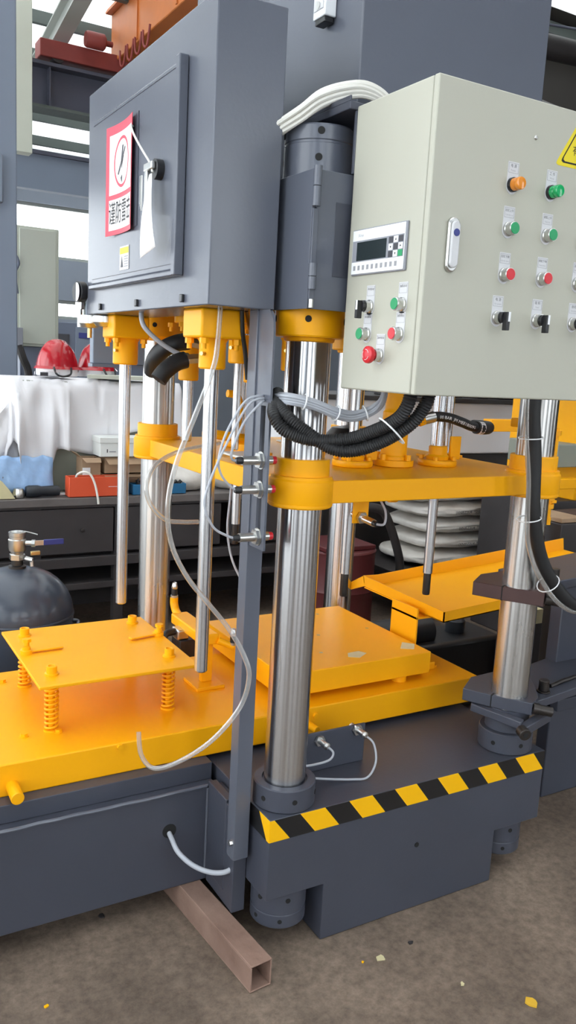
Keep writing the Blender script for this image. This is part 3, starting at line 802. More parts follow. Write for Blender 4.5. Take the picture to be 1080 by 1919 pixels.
lamp(FM(0.226, 2.083), 'amber_lens', 'zh1', 'en1')
lamp(FM(0.346, 2.084), 'green_lens', 'zh2', 'en2')
push(FM(0.226, 1.989), 'green_button', 'zh3', 'en3', 'start_button')
push(FM(0.346, 1.989), 'green_button', 'zh4', 'en4', 'start_button')
push(FM(0.465, 1.989), 'green_button', 'zh3', 'en3', 'start_button')
push(FM(0.226, 1.890), 'red_button', 'zh5', 'en5', 'stop_button')
push(FM(0.344, 1.892), 'red_button', 'zh6', 'en6', 'stop_button')
push(FM(0.463, 1.892), 'red_button', 'zh5', 'en5', 'stop_button')
selector(FM(0.217, 1.795), 'zh7', 'en7')
selector(FM(0.341, 1.797), 'zh8', 'en8')
selector(FM(0.463, 1.798), 'zh9', 'en9')
selector(LM(-0.267, 1.808), 'zh10', None)
push(LM(-0.390, 1.809), 'green_button', 'zh12', None, 'start_button')
push(LM(-0.262, 1.745), 'green_button', 'zh11', None, 'start_button')
push(LM(-0.388, 1.745), 'red_button', 'zh13', None, 'stop_button')
M = LM(-0.319, 1.697)
cplate(M, 'zh14', None)
es = part('emergency_stop', bmt(M, lambda b: lathe(b, [(.0165, .0012), (.0165, .006), (.0145, .0075), (.0145, .02), (0, .02)], n=32)), 'zinc', cb)
part('mushroom_head', bmt(M, lambda b: lathe(b, [(.010, .02), (.012, .026), (.0205, .030), (.0215, .034), (.0205, .040), (.016, .0435), (0, .0445)], n=36)), 'red_button', es)
bm = nb()
for a0 in (20, 140, 260):
    pts = [(.0125*math.cos(R(a0+i*10)), .0125*math.sin(R(a0+i*10)), .0443) for i in range(9)]
    tube(bm, pts, .0006, 6, 1)
bm.transform(M); part('twist_arrows', bm, 'white_plastic', es)
# display panel
M = LM(-0.290, 1.934)
hm = part('display_unit', bmt(M, lambda b: box(b, -.1125, .1125, -.0565, .0565, 0, .0065)), 'panel_grey', cb, .002)
part('bezel', bmt(M, lambda b: box(b, -.1085, .1085, -.0535, .0535, .0065, .0085)), 'white_plastic', hm, .0015)
part('grey_band', bmt(M, lambda b: box(b, -.1065, .1065, -.024, .0275, .0085, .0089)), 'panel_grey', hm)
part('screen', bmt(M, lambda b: box(b, -.087, .038, -.0215, .0235, .0089, .0094)), 'screen_dark', hm)
kw = .0165
for i in range(3):
    for j in range(3):
        cx, cy = .056+i*.0195, .0175-j*.0165
        mid = {(1, 0): 'white_plastic', (0, 1): 'white_plastic', (2, 1): 'white_plastic', (1, 2): 'white_plastic', (2, 2): 'green_button'}.get((i, j), 'print_dark')
        key = part('key', bmt(M, lambda b: box(b, cx-kw/2, cx+kw/2, cy-.0072, cy+.0072, .0089, .0098)), mid, hm)
        if mid == 'white_plastic':
            a = {(1, 0): 90, (0, 1): 180, (2, 1): 0, (1, 2): 270}[(i, j)]
            tri = [(cx+.0036*math.cos(R(a+q)), cy+.0036*math.sin(R(a+q))) for q in (0, 130, 230)]
            part('arrow', bmt(M, lambda b: prism(b, tri, 'z', .0098, .0101)), 'print_black', key)
for i in range(10):
    cx = -.094+i*.0192
    part('function_key', bmt(M, lambda b: box(b, cx-.0045, cx+.0045, -.0445, -.033, .0085, .0092)), 'print_grey', hm)
letter('hmi', M @ Matrix.Translation((-.073, .040, .0087)), 'print_grey', hm)
# door lock handle
M = FM(0.066, 1.937)
def cap_poly(w, h, n=10):
    return [(w*math.cos(R(a)), h+w*math.sin(R(a))) for a in range(0, 181, 18)]+[(w*math.cos(R(a)), -h+w*math.sin(R(a))) for a in range(180, 361, 18)]
lh = part('lock_handle', bmt(M, lambda b: prism(b, cap_poly(.0165, .045), 'z', 0, .010)), 'zinc', cb, .003)
part('lift_grip', bmt(M, lambda b: prism(b, cap_poly(.0125, .040), 'z', .010, .0175)), 'label_silver', lh, .003)
part('key_cylinder', bmt(M @ Matrix.Translation((.0, .026, .0175)), lambda b: cyl(b, (0, 0, 0), (0, 0, .0015), .0085, 20)), 'navy_grip', lh)
part('screw', bmt(FM(0.284, 2.192), lambda b: lathe(b, [(.0055, 0), (.0055, .002), (.003, .004), (0, .0042)], n=16)), 'zinc', cb)
# warning triangle, printed sticker
ws = thing('warning_sticker', 'yellow triangular electrical hazard sticker at right of control box', 'sticker', (.43, YB, 2.14))
M = FM(0.451, 2.154)
def tri_poly(w, h, r=.006):
    return [(-w/2+r, 0), (w/2-r, 0), (w/2, r*.6), (w/2-r*.3, r*1.6), (r*.6, h-r), (0, h), (-r*.6, h-r), (-w/2+r*.3, r*1.6), (-w/2, r*.6)]
part('yellow_film', bmt(M @ Matrix.Translation((0, -.008, 0)), lambda b: prism(b, tri_poly(.205, .172), 'z', .0002, .0006)), 'warn_yellow', ws)
part('black_border', bmt(M, lambda b: prism(b, tri_poly(.172, .150), 'z', .0006, .0009)), 'print_black', ws)
part('yellow_field', bmt(M @ Matrix.Translation((0, .004, 0)), lambda b: prism(b, tri_poly(.160, .139), 'z', .0009, .0012)), 'warn_yellow', ws)
part('lightning_bolt', bmt(M, lambda b: prism(b, [(.008, .118), (-.022, .072), (-.002, .076), (-.016, .045), (.024, .085), (.004, .082), (.02, .118)], 'z', .0012, .0015)), 'sign_red', ws)
letter('zh_warn', M @ Matrix.Translation((0, .031, .0014)), 'print_black', ws)
letter('en_warn', M @ Matrix.Translation((0, .013, .0014)), 'print_dark', ws, sx=1.6)
# arm that carries the box
am = thing('support_arm', 'dark grey flat arm under the white cables carrying the control box', 'bracket', (.03, -.02, 2.262))
part('arm', box(nb(), -.02, .09, -.160, .12, 2.262, 2.280), 'dark_grey_paint', am, .002)
part('side_lip', box(nb(), -.02, -.016, -.160, .12, 2.280, 2.292), 'dark_grey_paint', am, .001)
part('drop_plate', box(nb(), .0, .09, -.1605, -.150, 2.12, 2.262), 'dark_grey_paint', am, .002)
part('wall_tab', box(nb(), .09, .104, .005, .12, 2.22, 2.30), 'dark_grey_paint', am, .002)

# ------------------------------------------------------------------ cables and hoses round the box
def bundle(paths, n, spread, r, m, name, label, cat, loc, ties=()):
    t = thing(name, label, cat, loc)
    rnd = random.Random(3)
    for i in range(n):
        a = 2*PI*i/n+.3; q = spread*(.55+.45*rnd.random())
        pts = []
        for k, p in enumerate(paths):
            ww = rnd.uniform(-.003, .003)
            pts.append(Vector(p)+Vector((math.cos(a)*q*.8+ww, math.cos(a)*q*.5, math.sin(a)*q)))
        part('cable', tube(nb(), pts, r, 8, 5), m, t)
    for c, d in ties:
        u, w = frame_of(Vector(d)); c = Vector(c)
        pts = [c+(u*math.cos(2*PI*i/14)+w*math.sin(2*PI*i/14))*(spread+r*1.3) for i in range(15)]
        part('cable_tie', tube(nb(), pts, .0022, 6, 1), 'white_plastic', t)
    return t
bundle([(-.118, -.005, 2.235), (-.088, -.05, 2.262), (-.043, -.07, 2.30), (.024, -.07, 2.331), (.093, -.06, 2.347), (.166, -.04, 2.34), (.22, -.03, 2.30), (.24, -.03, 2.23)], 9, .019, .0062, 'cable_white', 'cable_bundle',
       'white cable bundle arching from the cabinet over to the control box', 'cables', (.05, 0, 2.3))
bundle([(-.111, -.03, 1.58), (-.107, -.105, 1.581), (-.049, -.125, 1.57), (.01, -.135, 1.55), (.064, -.14, 1.544), (.107, -.16, 1.563), (.113, -.19, 1.589), (.103, -.21, 1.622)], 11, .014, .0042, 'cable_grey', 'cable_bundle',
       'grey signal cable bundle drooping below the control box', 'cables', (.05, -.1, 1.54), ties=[((-.075, -.118, 1.576), (1, -.3, -.2)), ((.01, -.135, 1.55), (1, -.1, -.3)), ((.09, -.15, 1.553), (1, -.4, .4))])
solo('corrugated_conduit', tube(nb(), [(.044, -.39, 1.622), (.039, -.385, 1.587), (.032, -.36, 1.554), (.012, -.30, 1.521), (-.02, -.235, 1.495), (-.077, -.17, 1.486), (-.132, -.13, 1.504), (-.149, -.10, 1.54), (-.126, -.06, 1.572), (-.096, -.02, 1.594)], .0165, 14, 10, ribs=.006), 'black_rubber',
     'upper of two black corrugated conduits looping before nearest column', 'conduit', (.05, -.18, 1.45))
solo('corrugated_conduit', tube(nb(), [(.089, -.40, 1.622), (.082, -.395, 1.588), (.064, -.37, 1.544), (.033, -.31, 1.498), (-.008, -.25, 1.469), (-.045, -.205, 1.47), (-.084, -.16, 1.502), (-.124, -.12, 1.54), (-.122, -.07, 1.568), (-.104, -.03, 1.59)], .0165, 14, 10, ribs=.006), 'black_rubber',
     'lower of two black corrugated conduits looping before nearest column', 'conduit', (.1, -.2, 1.41))
bm = nb(); u, w = frame_of(Vector((.6, -.2, .7))); c = Vector((.035, -.338, 1.525))
tube(bm, [c+(u*math.cos(2*PI*i/16)*.028+w*math.sin(2*PI*i/16)*.042) for i in range(17)], .0022, 6, 1)
solo('cable_tie', bm, 'white_plastic', 'white cable tie strapping the two corrugated conduits together', 'cable tie', (.035, -.338, 1.525))
# hydraulic hose with lettering
HP = [(.561, .195, 1.517), (.604, .19, 1.525), (.654, .18, 1.523), (.705, .17, 1.509), (.744, .165, 1.497), (.79, .165, 1.492)]
hh = thing('hydraulic_hose', 'black hydraulic hose with white lettering above the platen', 'hose', (.7, .16, 1.5))
part('hose', tube(nb(), HP, .016, 16, 10), 'black_rubber', hh)
part('sleeve', cyl(nb(), (.555, .196, 1.514), (.60, .19, 1.5245), .0185, 20), 'zinc', hh)
part('bend', tube(nb(), [(.76, .165, 1.494), (.79, .166, 1.491), (.825, .178, 1.491), (.85, .21, 1.492), (.855, .28, 1.49)], .021, 16, 8), 'black_rubber', hh)
part('red_tag', cyl(nb(), (.768, .1652, 1.4930), (.788, .166, 1.4912), .0215, 18), 'sign_white', hh)
path = smooth_path(HP, 10)
me = TX['hose'].copy(); me.materials.clear(); me.materials.append(MT['white_plastic'])
xs = [v.co.x for v in me.vertices]; x0, x1 = min(xs), max(xs)
cum = [0]
for a, b in zip(path, path[1:]): cum.append(cum[-1]+(b-a).length)
s0, s1 = .055, cum[-1]-.045
vd = Vector((-.54, -.84, .06)).normalized()      # side of the hose that faces the aisle
for v in me.vertices:
    s = s0+(v.co.x-x0)/(x1-x0)*(s1-s0)
    i = max(k for k in range(len(cum)-1) if cum[k] <= s); tt = (s-cum[i])/(cum[i+1]-cum[i])
    p = path[i].lerp(path[i+1], tt); d = (path[i+1]-path[i]).normalized()
    nrm = (vd-d*vd.dot(d)).normalized(); up = nrm.cross(d) if nrm.cross(d).z > 0 else d.cross(nrm)
    th = (v.co.y*1.15-.002)/.0163
    v.co = p+(nrm*math.cos(th)+up*math.sin(th))*.0166 - OFF[hh.name]
o = bpy.data.objects.new('lettering', me); COL.objects.link(o); o.parent = hh

# ------------------------------------------------------------------ feed table (left) and its frame
ZT = .545
tb = thing('feed_table', 'long yellow steel table running left to right through the press', 'table', (.1, .64, .45))
part('table_slab', box(nb(), -1.6, 1.012, .295, .99, .449, ZT), 'yellow_paint', tb, .004)
def hexbolt(x, y, z, par, r=.011, h=.01, m='yellow_paint'):
    bm = nb(); cyl(bm, (x, y, z), (x, y, z+.002), r*1.25, 16); cyl(bm, (x, y, z+.002), (x, y, z+h), r, 6)
    return part('bolt', bm, m, par)
for x, y in ((-.634, .45), (-.535, .44), (-.606, .897), (.911, .439), (.97, .60), (.90, .92), (.08, .43)): hexbolt(x, y, ZT, tb)
for x, z in ((-.393, .535), (.0, .53), (.985, .528), (.285, .515)):
    part('side_screw', cyl(nb(), (x, .295, z), (x, .286, z), .0095, 6), 'yellow_paint', tb)
part('handle_pin', cyl(nb(), (-.70, .30, .478), (-.70, .225, .474), .018, 24), 'yellow_paint', tb, .002)
part('handle_pin', cyl(nb(), (.262, .30, .485), (.268, .25, .483), .012, 20), 'yellow_paint', tb, .002)

fr = thing('table_stand', 'dark grey welded beam carrying the feed table at the left', 'stand', (-.8, .5, .08))
part('beam', box(nb(), -1.7, -.112, .215, .93, .082, .395), 'dark_grey_paint', fr, .003)
part('top_rail', box(nb(), -1.7, -.112, .25, .92, .395, .449), 'dark_grey_paint', fr, .002)
part('rear_leg', box(nb(), -1.66, -1.56, .3, .85, .002, .082), 'dark_grey_paint', fr, .003)
part('end_plate', box(nb(), -.140, -.112, .09, .215, .12, .41), 'dark_grey_paint', fr, .003)
bm = nb(); tube(bm, [(-1.7+i*.05, .212+random.uniform(-.002, .002), .396+random.uniform(-.002, .002)) for i in range(32)]+[(-.143, .212, .396)], .0055, 8, 3)
part('weld_bead', bm, 'grey_paint', fr)
bm = nb(); tube(bm, [(-.142, .212, .12+i*.03) for i in range(10)], .004, 8, 3); part('weld_bead', bm, 'grey_paint', fr)
part('cable_hole', cyl(nb(), (-.262, .2155, .275), (-.262, .2142, .275), .022, 24), 'recess_shade', fr)  # black disc on the beam face paints the hole's dark inside
solo('power_cable', tube(nb(), [(-.262, .235, .272), (-.262, .20, .262), (-.255, .16, .235), (-.225, .12, .208), (-.185, .085, .195), (-.15, .06, .20), (-.125, .05, .215)], .0075, 12), 'cable_grey', 'grey cable leaving a hole in the dark beam toward the post', 'cable', (-.2, .15, .2))

# rusty tube on the floor
rt = nb()
L, w, h, th = .95, .068, .08, .005
for a in ((0, w, 0, th), (0, w, h-th, h), (0, th, th, h-th), (w-th, w, th, h-th)): box(rt, a[0], a[1], 0, L, a[2], a[3])
o = solo('steel_tube', rt, 'rust', 'rusty square steel tube lying on the floor under the frame', 'tube', (0, 0, 0), bevel=.002)
o.location = (-.186, -.19, .001); o.rotation_euler = (0, 0, R(5))

# ------------------------------------------------------------------ sprung plate on the table
ZP = .722
sq = thing('sprung_plate', 'square yellow plate standing on four coil springs on table', 'plate', (-.36, .64, ZT))
part('plate', box(nb(), -.607, -.112, .372, .905, ZP-.010, ZP), 'yellow_paint', sq, .002)
spr = None
for x, y in ((-.55, .462), (-.17, .478), (-.545, .838), (-.165, .845)):
    pts = []
    turns, r, zz0, zz1 = 11, .0185, ZT+.004, ZP-.012
    if spr is None:
        for i in range(turns*14+1):
            a = 2*PI*i/14; pts.append((x+r*math.cos(a), y+r*math.sin(a), zz0+(zz1-zz0)*i/(turns*14)))
        spr = part('coil_spring', tube(nb(), pts, .0038, 8, 1), 'yellow_paint', sq); s0_ = (x, y)
        rod = part('spring_rod', cyl(nb(), (x, y, ZT), (x, y, ZP-.011), .009, 14), 'yellow_paint', sq)
        bsh = part('bushing', lathe(nb(), [(.021, ZP), (.021, ZP+.004), (.0155, ZP+.006), (.0155, ZP+.026), (.011, ZP+.027), (.009, ZP+.022), (0, ZP+.022)], (x, y, 0), 24), 'yellow_paint', sq)
        nut = part('spring_seat', lathe(nb(), [(.024, ZT), (.024, ZT+.006), (.0, ZT+.006)], (x, y, 0), 20), 'yellow_paint', sq)
    else:
        d = (x-s0_[0], y-s0_[1], 0)
        share(spr, 'coil_spring', sq, d); share(rod, 'spring_rod', sq, d); share(bsh, 'bushing', sq, d); share(nut, 'spring_seat', sq, d)
def latch(x, y, ang, L):
    M = Matrix.Translation((x, y, ZP)) @ Matrix.Rotation(R(ang), 4, 'Z')
    bm = nb(); box(bm, 0, L, -.011, .011, .004, .010); bm.transform(M)
    l_ = part('latch_lever', bm, 'yellow_paint', sq, .002)
    part('latch_hub', bmt(M, lambda b: lathe(b, [(.019, 0), (.019, .012), (.013, .014), (.013, .022), (0, .022)], n=20)), 'yellow_paint', l_)
    part('latch_bolt', bmt(M @ Matrix.Translation((.004, .012, 0)), lambda b: (cyl(b, (0, 0, .014), (0, 0, .034), .008, 14), cyl(b, (0, 0, .034), (0, 0, .044), .014, 6))), 'yellow_paint', l_)
latch(-.578, .665, 2, .115)
latch(-.128, .685, 190, .11)

# ------------------------------------------------------------------ die block on the table
db = thing('die_block', 'thick yellow die plate on feet between the press columns', 'die plate', (.5, .66, ZT))
part('block', box(nb(), .185, .815, .35, .975, .568, .65), 'yellow_paint', db, .003)
for x, y in ((.70, .385), (.26, .385), (.72, .92), (.26, .92)):
    part('foot', cyl(nb(), (x, y, ZT), (x, y, .568), .028, 24), 'yellow_paint', db)
for x, y in ((.749, .669), (.519, .666), (.423, .493), (.43, .60), (.55, .90), (.66, .9)):
    part('tapped_hole', cyl(nb(), (x, y, .6495), (x, y, .6506), .007, 14), 'brass', db)
solo('tape_patch', prism(nb(), [(.49, .418), (.525, .395), (.575, .425), (.56, .455), (.51, .45)], 'z', .6502, .6512), 'sticker_pale', 'torn cream tape patch in the middle of the yellow die plate', 'tape', (.53, .43, .6502))
solo('tape_patch', prism(nb(), [(.725, .42), (.77, .395), (.808, .44), (.775, .475)], 'z', .6502, .6512), 'sticker_pale', 'pale tape patch at right corner of the yellow die plate', 'tape', (.77, .43, .6502))
cl = thing('die_clamp', 'yellow clamp foot with bolts at right of die plate', 'clamp', (.87, .48, ZT))
part('foot_plate', box(nb(), .822, .90, .42, .56, ZT, ZT+.03), 'yellow_paint', cl, .003)
for x, y in ((.86, .45), (.86, .53)): hexbolt(x, y, ZT+.03, cl, .013, .014)

# pneumatic clamp arm left of the die block
ca = thing('pneumatic_clamp', 'yellow pneumatic clamp arm with black fittings behind front chrome rod', 'clamp', (.03, .62, ZT))
part('base_plate', box(nb(), -.03, .075, .56, .68, ZT, ZT+.012), 'yellow_paint', ca, .002)
part('stand', box(nb(), .008, .048, .61, .634, ZT+.012, .70), 'yellow_paint', ca, .002)
part('arm', box(nb(), -.01, .055, .58, .86, .70, .738), 'yellow_paint', ca, .005)
part('elbow', tube(nb(), [(.02, .85, .725), (.02, .885, .735), (.018, .90, .76), (.018, .90, .785)], .015, 14), 'yellow_paint', ca)
for (x, y, z) in ((.018, .90, .785), (.10, .56, .70)):
    f = part('push_fitting', cyl(nb(), (x, y, z), (x, y, z+.008), .014, 16), 'zinc', ca)
    part('collar', cyl(nb(), (x, y, z+.008), (x, y, z+.032), .011, 16), 'black_plastic', f)
    part('ball_tip', lathe(nb(), [(.010, z+.032), (.012, z+.037), (.010, z+.046), (.009, z+.05), (.008, z+.056), (0, z+.06)], (x, y, 0), 16), 'zinc', f)
part('nose', cyl(nb(), (.05, .575, .715), (.10, .56, .692), .012, 14), 'yellow_paint', ca)
part('valve_body', box(nb(), -.035, .01, .73, .79, .675, .712), 'zinc', ca, .005)
part('black_block', box(nb(), -.03, .04, .72, .80, .61, .675), 'black_plastic', ca, .004)
part('black_elbow', tube(nb(), [(-.035, .76, .70), (-.07, .75, .70), (-.082, .745, .685), (-.082, .745, .655)], .013, 12), 'black_plastic', ca)
part('quick_stem', cyl(nb(), (-.082, .745, .655), (-.082, .745, .57), .010, 16), 'zinc', ca)
part('red_wire', tube(nb(), [(-.082, .745, .60), (-.10, .75, .625), (-.125, .76, .61), (-.13, .77, .57)], .003, 8), 'red_button', ca)

# ------------------------------------------------------------------ discharge tray
tr = thing('discharge_tray', 'yellow sheet metal tray with raised edges at right of press', 'tray', (1.4, .65, .73))
def tz(x): return .735+(x-.9)*.07
def slab(bm, P, t):
    v = [bm.verts.new(p) for p in P]; v2 = [bm.verts.new(Vector(p)+Vector(t)) for p in P]
    n = len(P); bm.faces.new(v); bm.faces.new(v2[::-1])
    for q in range(n): bm.faces.new((v[q], v2[q], v2[(q+1) % n], v[(q+1) % n]))
    bmesh.ops.recalc_face_normals(bm, faces=bm.faces); return bm
xa, xb, ya, yb = .905, 2.12, .40, .92
part('bottom', slab(nb(), [(xa, ya, tz(xa)), (xb, ya, tz(xb)), (xb, yb, tz(xb)), (xa, yb, tz(xa))], (0, 0, .004)), 'yellow_paint', tr)
part('front_wall', slab(nb(), [(xa, ya, tz(xa)), (xb, ya, tz(xb)), (xb, ya, tz(xb)+.042), (xa, ya, tz(xa)+.042)], (0, .004, 0)), 'yellow_paint', tr)
part('back_wall', slab(nb(), [(xa+.08, yb, tz(xa)), (xb, yb, tz(xb)), (xb, yb+.01, tz(xb)+.06), (xa+.08, yb+.01, tz(xa)+.05)], (0, .004, 0)), 'yellow_paint', tr)
part('left_wall', slab(nb(), [(xa, ya, tz(xa)), (xa, ya, tz(xa)+.042), (xa, yb+.01, tz(xa)+.052), (xa, yb+.12, tz(xa)-.01), (xa, yb+.12, tz(xa)-.042), (xa, yb, tz(xa)+.008)], (.005, 0, 0)), 'yellow_paint', tr)
part('corner_gusset', slab(nb(), [(xa, yb, tz(xa)+.02), (xa+.08, yb, tz(xa)), (xa+.08, yb+.01, tz(xa)+.05), (xa, yb+.01, tz(xa)+.052)], (0, .004, 0)), 'yellow_paint', tr)
part('bracket', box(nb(), .858, .866, .50, .66, ZT+.03, .765), 'yellow_paint', tr, .001)
part('bracket_tab', box(nb(), .858, .93, .50, .66, tz(.9)-.012, tz(.9)-.004), 'yellow_paint', tr)

# ------------------------------------------------------------------ right machine frame and column clamps
rf = thing('outfeed_machine', 'dark grey machine frame standing at the right edge behind column', 'machine', (1.9, .6, 0))
part('body', box(nb(), 1.352, 2.6, .232, .29, .002, .93), 'dark_grey_paint', rf, .004)
part('upper_plate', prism(nb(), [(.945, -.02), (1.9, .12), (1.9, .40), (.96, .20)], 'z', .955, .99), 'dark_grey_paint', rf, .003)
part('lower_plate', prism(nb(), [(.95, -.03), (1.9, .12), (1.9, .40), (.96, .2)], 'z', .545, .575), 'dark_grey_paint', rf, .003)
part('foot_rail', box(nb(), 1.352, 2.6, .20, .30, .38, .43), 'dark_grey_paint', rf, .003)
bm = nb(); tube(bm, [(1.12+i*.03, .05+i*.006, .58+random.uniform(-.003, .003)) for i in range(22)], .008, 8, 2); part('weld_bead', bm, 'dark_steel', rf)
for x, y, z in ((1.066, .03, .575), (1.0, .09, .575), (1.02, .0, .99)):
    bm = nb(); cyl(bm, (x, y, z), (x, y, z+.006), .024, 20); cyl(bm, (x, y, z+.006), (x, y, z+.045), .018, 20)
    part('socket_bolt', bm, 'dark_steel', rf, .002)
t = thing('carton_stand', 'small cream card on a dark stand behind right front column', 'stand', (2.0, .97, 0))
part('stand', box(nb(), 1.93, 2.06, .95, 1.02, .002, .44), 'bench_dark', t, .004)
part('card', box(nb(), 1.94, 2.05, .945, 1.01, .44, .515), 'sticker_pale', t, .002)
def clamp(z0, z1, m, label, poly, bx):
    t = thing('column_clamp', label, 'clamp', (.868, 0, z0), 'split clamps on the right front column')
    P = poly
    bm = nb(); prism(bm, P, 'z', z0, z1); part('jaw', bm, m, t, .002)
    part('split_line', prism(nb(), bx, 'z', z0-.0005, z1+.0008), 'recess_shade', t)
    p = Vector((.885, -.102, (z0+z1)/2)); d = Vector((.62, -.35, -.12)).normalized()
    q = part('clamp_bolt', cyl(nb(), p-d*.01, p+d*.012, .019, 20), 'dark_steel', t)
    part('bolt_head', cyl(nb(), p+d*.012, p+d*.058, .0165, 20), 'dark_steel', q, .002)
    part('socket', cyl(nb(), p+d*.0575, p+d*.0590, .0085, 6), 'recess_shade', q)
P = [(.742, .09), (.790, .005), (.868, -.105), (.925, -.075), (.99, .0), (1.05, .09), (.97, .17), (.84, .16)]
clamp(.945, .991, 'oxide_steel', 'upper red-brown split clamp on the right front column', P, [(.789, .006), (.793, .001), (.85, .03), (.847, .035)])
clamp(.575, .617, 'dark_grey_paint', 'lower grey split clamp on the right front column', P, [(.789, .006), (.793, .001), (.85, .03), (.847, .035)])
lv = thing('clamp_lever', 'grey two-arm lever with bolt below the lower column clamp', 'lever', (.87, -.07, .53))
part('arm', prism(nb(), [(.795, -.12), (.81, -.145), (.975, -.095), (.97, -.06)], 'z', .532, .562), 'dark_grey_paint', lv, .003)
part('strut', prism(nb(), [(.755, .06), (.775, .075), (.83, -.11), (.80, -.125)], 'z', .545, .572), 'dark_grey_paint', lv, .003)
part('pivot_bolt', cyl(nb(), (.806, -.125, .545), (.796, -.155, .541), .02, 20), 'dark_steel', lv, .002)
part('bolt_socket', cyl(nb(), (.7962, -.1545, .541), (.7955, -.1565, .541), .009, 6), 'recess_shade', lv)
part('spacer_ring', lathe(nb(), [(.0605, .50), (.072, .50), (.072, .575), (.0605, .575)], (.868, 0, 0), 36), 'dark_grey_paint', lv)

# sensor bracket on the base
sb = thing('base_sensor_plate', 'dark grey plate with two chrome sensors on the base top', 'bracket', (.25, .11, ZB))
part('plate', box(nb(), .08, .352, .102, .110, ZB, .556), 'dark_grey_paint', sb, .002)
for x, z, wp in ((.178, .531, [(.178, .055, .531), (.185, .03, .52), (.165, .02, .505), (.12, .03, .495), (.08, .045, .49)]),
             (.318, .541, [(.318, .055, .541), (.335, .03, .52), (.325, .0, .475), (.29, -.01, .437), (.24, .0, .436), (.16, .02, .445), (.10, .035, .455)])):
    s_ = part('sensor', cyl(nb(), (x, .13, z), (x, .06, z), .010, 20), 'zinc', sb)
    part('nut', cyl(nb(), (x, .1, z), (x, .091, z), .018, 6), 'zinc', s_)
    part('tip', lathe(nb(), [(0, 0), (.010, 0), (.011, .008), (.006, .014), (0, .015)], n=16, M=Matrix.Translation((x, .062, z)) @ Matrix.Rotation(R(90), 4, 'X')), 'zinc', s_)
    part('cable', tube(nb(), wp, .0035, 8), 'cable_grey', s_)

# ------------------------------------------------------------------ loose hoses and wires
solo('clear_hose', tube(nb(), [(-.222, .08, 1.797), (-.226, .08, 1.714), (-.236, .08, 1.646), (-.283, .08, 1.521), (-.331, .08, 1.397), (-.351, .08, 1.286), (-.337, .08, 1.186), (-.30, .06, 1.102), (-.245, .04, 1.029), (-.198, .0, .962), (-.165, -.03, .893), (-.153, -.04, .835), (-.171, -.03, .75), (-.232, 0, .657), (-.302, .05, .586), (-.36, .10, .551), (-.384, .14, .577), (-.386, .16, .637)], .0068, 12, 8), 'clear_tube',
     'long clear plastic hose curling from the cabinet down past the post', 'hose', (-.25, .05, 1.1))
solo('clear_hose', tube(nb(), [(-.164, .30, 1.196), (-.215, .30, 1.198), (-.268, .30, 1.208), (-.314, .30, 1.254), (-.327, .30, 1.308), (-.285, .35, 1.356), (-.208, .40, 1.386), (-.083, .50, 1.394), (.02, .56, 1.40)], .0065, 12, 8), 'clear_tube',
     'short clear plastic hose looping off the left edge of the platen', 'hose', (-.25, .3, 1.25))
for pts, lb in (([(-.105, .02, 1.58), (-.15, -.04, 1.585), (-.205, -.05, 1.57), (-.253, -.05, 1.493), (-.272, -.05, 1.427), (-.265, -.05, 1.39), (-.24, -.048, 1.36), (-.218, -.045, 1.346)], 'thin grey sensor wire running to the middle sensor on post'),
                ([(-.105, .02, 1.575), (-.15, -.045, 1.578), (-.20, -.055, 1.56), (-.262, -.055, 1.45), (-.30, -.055, 1.36), (-.308, -.055, 1.31), (-.28, -.05, 1.255), (-.24, -.046, 1.23), (-.218, -.045, 1.222)], 'thin grey sensor wire running to the lowest sensor on post'),
                ([(-.105, .02, 1.57), (-.155, -.05, 1.572), (-.21, -.06, 1.52), (-.238, -.055, 1.45), (-.235, -.05, 1.425), (-.218, -.045, 1.421)], 'thin grey sensor wire running to the top sensor on post')):
    solo('sensor_wire', tube(nb(), pts, .0032, 8, 7), 'cable_grey', lb, 'wire', pts[3])
solo('wire', tube(nb(), [(.10, .62, 1.30), (.085, .60, 1.2), (.08, .60, 1.1), (.10, .60, 1.0), (.14, .60, .92), (.17, .60, .88)], .004, 8), 'cable_grey', 'thin dark wire hanging behind the grey post below platen', 'wire', (.1, .6, 1.1))
solo('black_hose', tube(nb(), [(.70, -.13, 1.80), (.705, -.13, 1.62), (.709, -.13, 1.55), (.732, -.13, 1.426), (.749, -.13, 1.28), (.791, -.13, 1.144), (.853, -.135, 1.045), (.937, -.14, .967), (1.0, -.135, .944), (1.08, -.10, .955), (1.15, -.04, .975)], .0215, 16, 8), 'black_rubber',
     'thick black hose hanging from control box past the right column', 'hose', (.75, -.13, 1.28))
solo('clear_hose', tube(nb(), [(.65, -.15, 1.78), (.655, -.15, 1.62), (.668, -.15, 1.50), (.694, -.152, 1.365), (.703, -.155, 1.25), (.715, -.155, 1.18), (.754, -.155, 1.101), (.81, -.158, 1.03), (.87, -.16, .975), (.95, -.15, .935), (1.02, -.14, .925)], .0075, 12, 8), 'clear_tube',
     'clear plastic hose hanging alongside the thick black hose', 'hose', (.7, -.15, 1.25))
for c, d, lb in (((.715, -.135, 1.49), (.1, 0, -1), 'highest'), ((.742, -.135, 1.245), (.2, 0, -1), 'middle'), ((.85, -.14, 1.035), (.7, 0, -.8), 'lowest')):
    u, w = frame_of(Vector(d)); c = Vector(c)-Vector((.012, 0, 0))
    solo('cable_tie', tube(nb(), [c+(u*math.cos(2*PI*i/18)+w*math.sin(2*PI*i/18))*.036 for i in range(19)], .002, 6, 1), 'white_plastic', lb+' white tie holding clear hose to the thick black hose', 'cable tie', c)
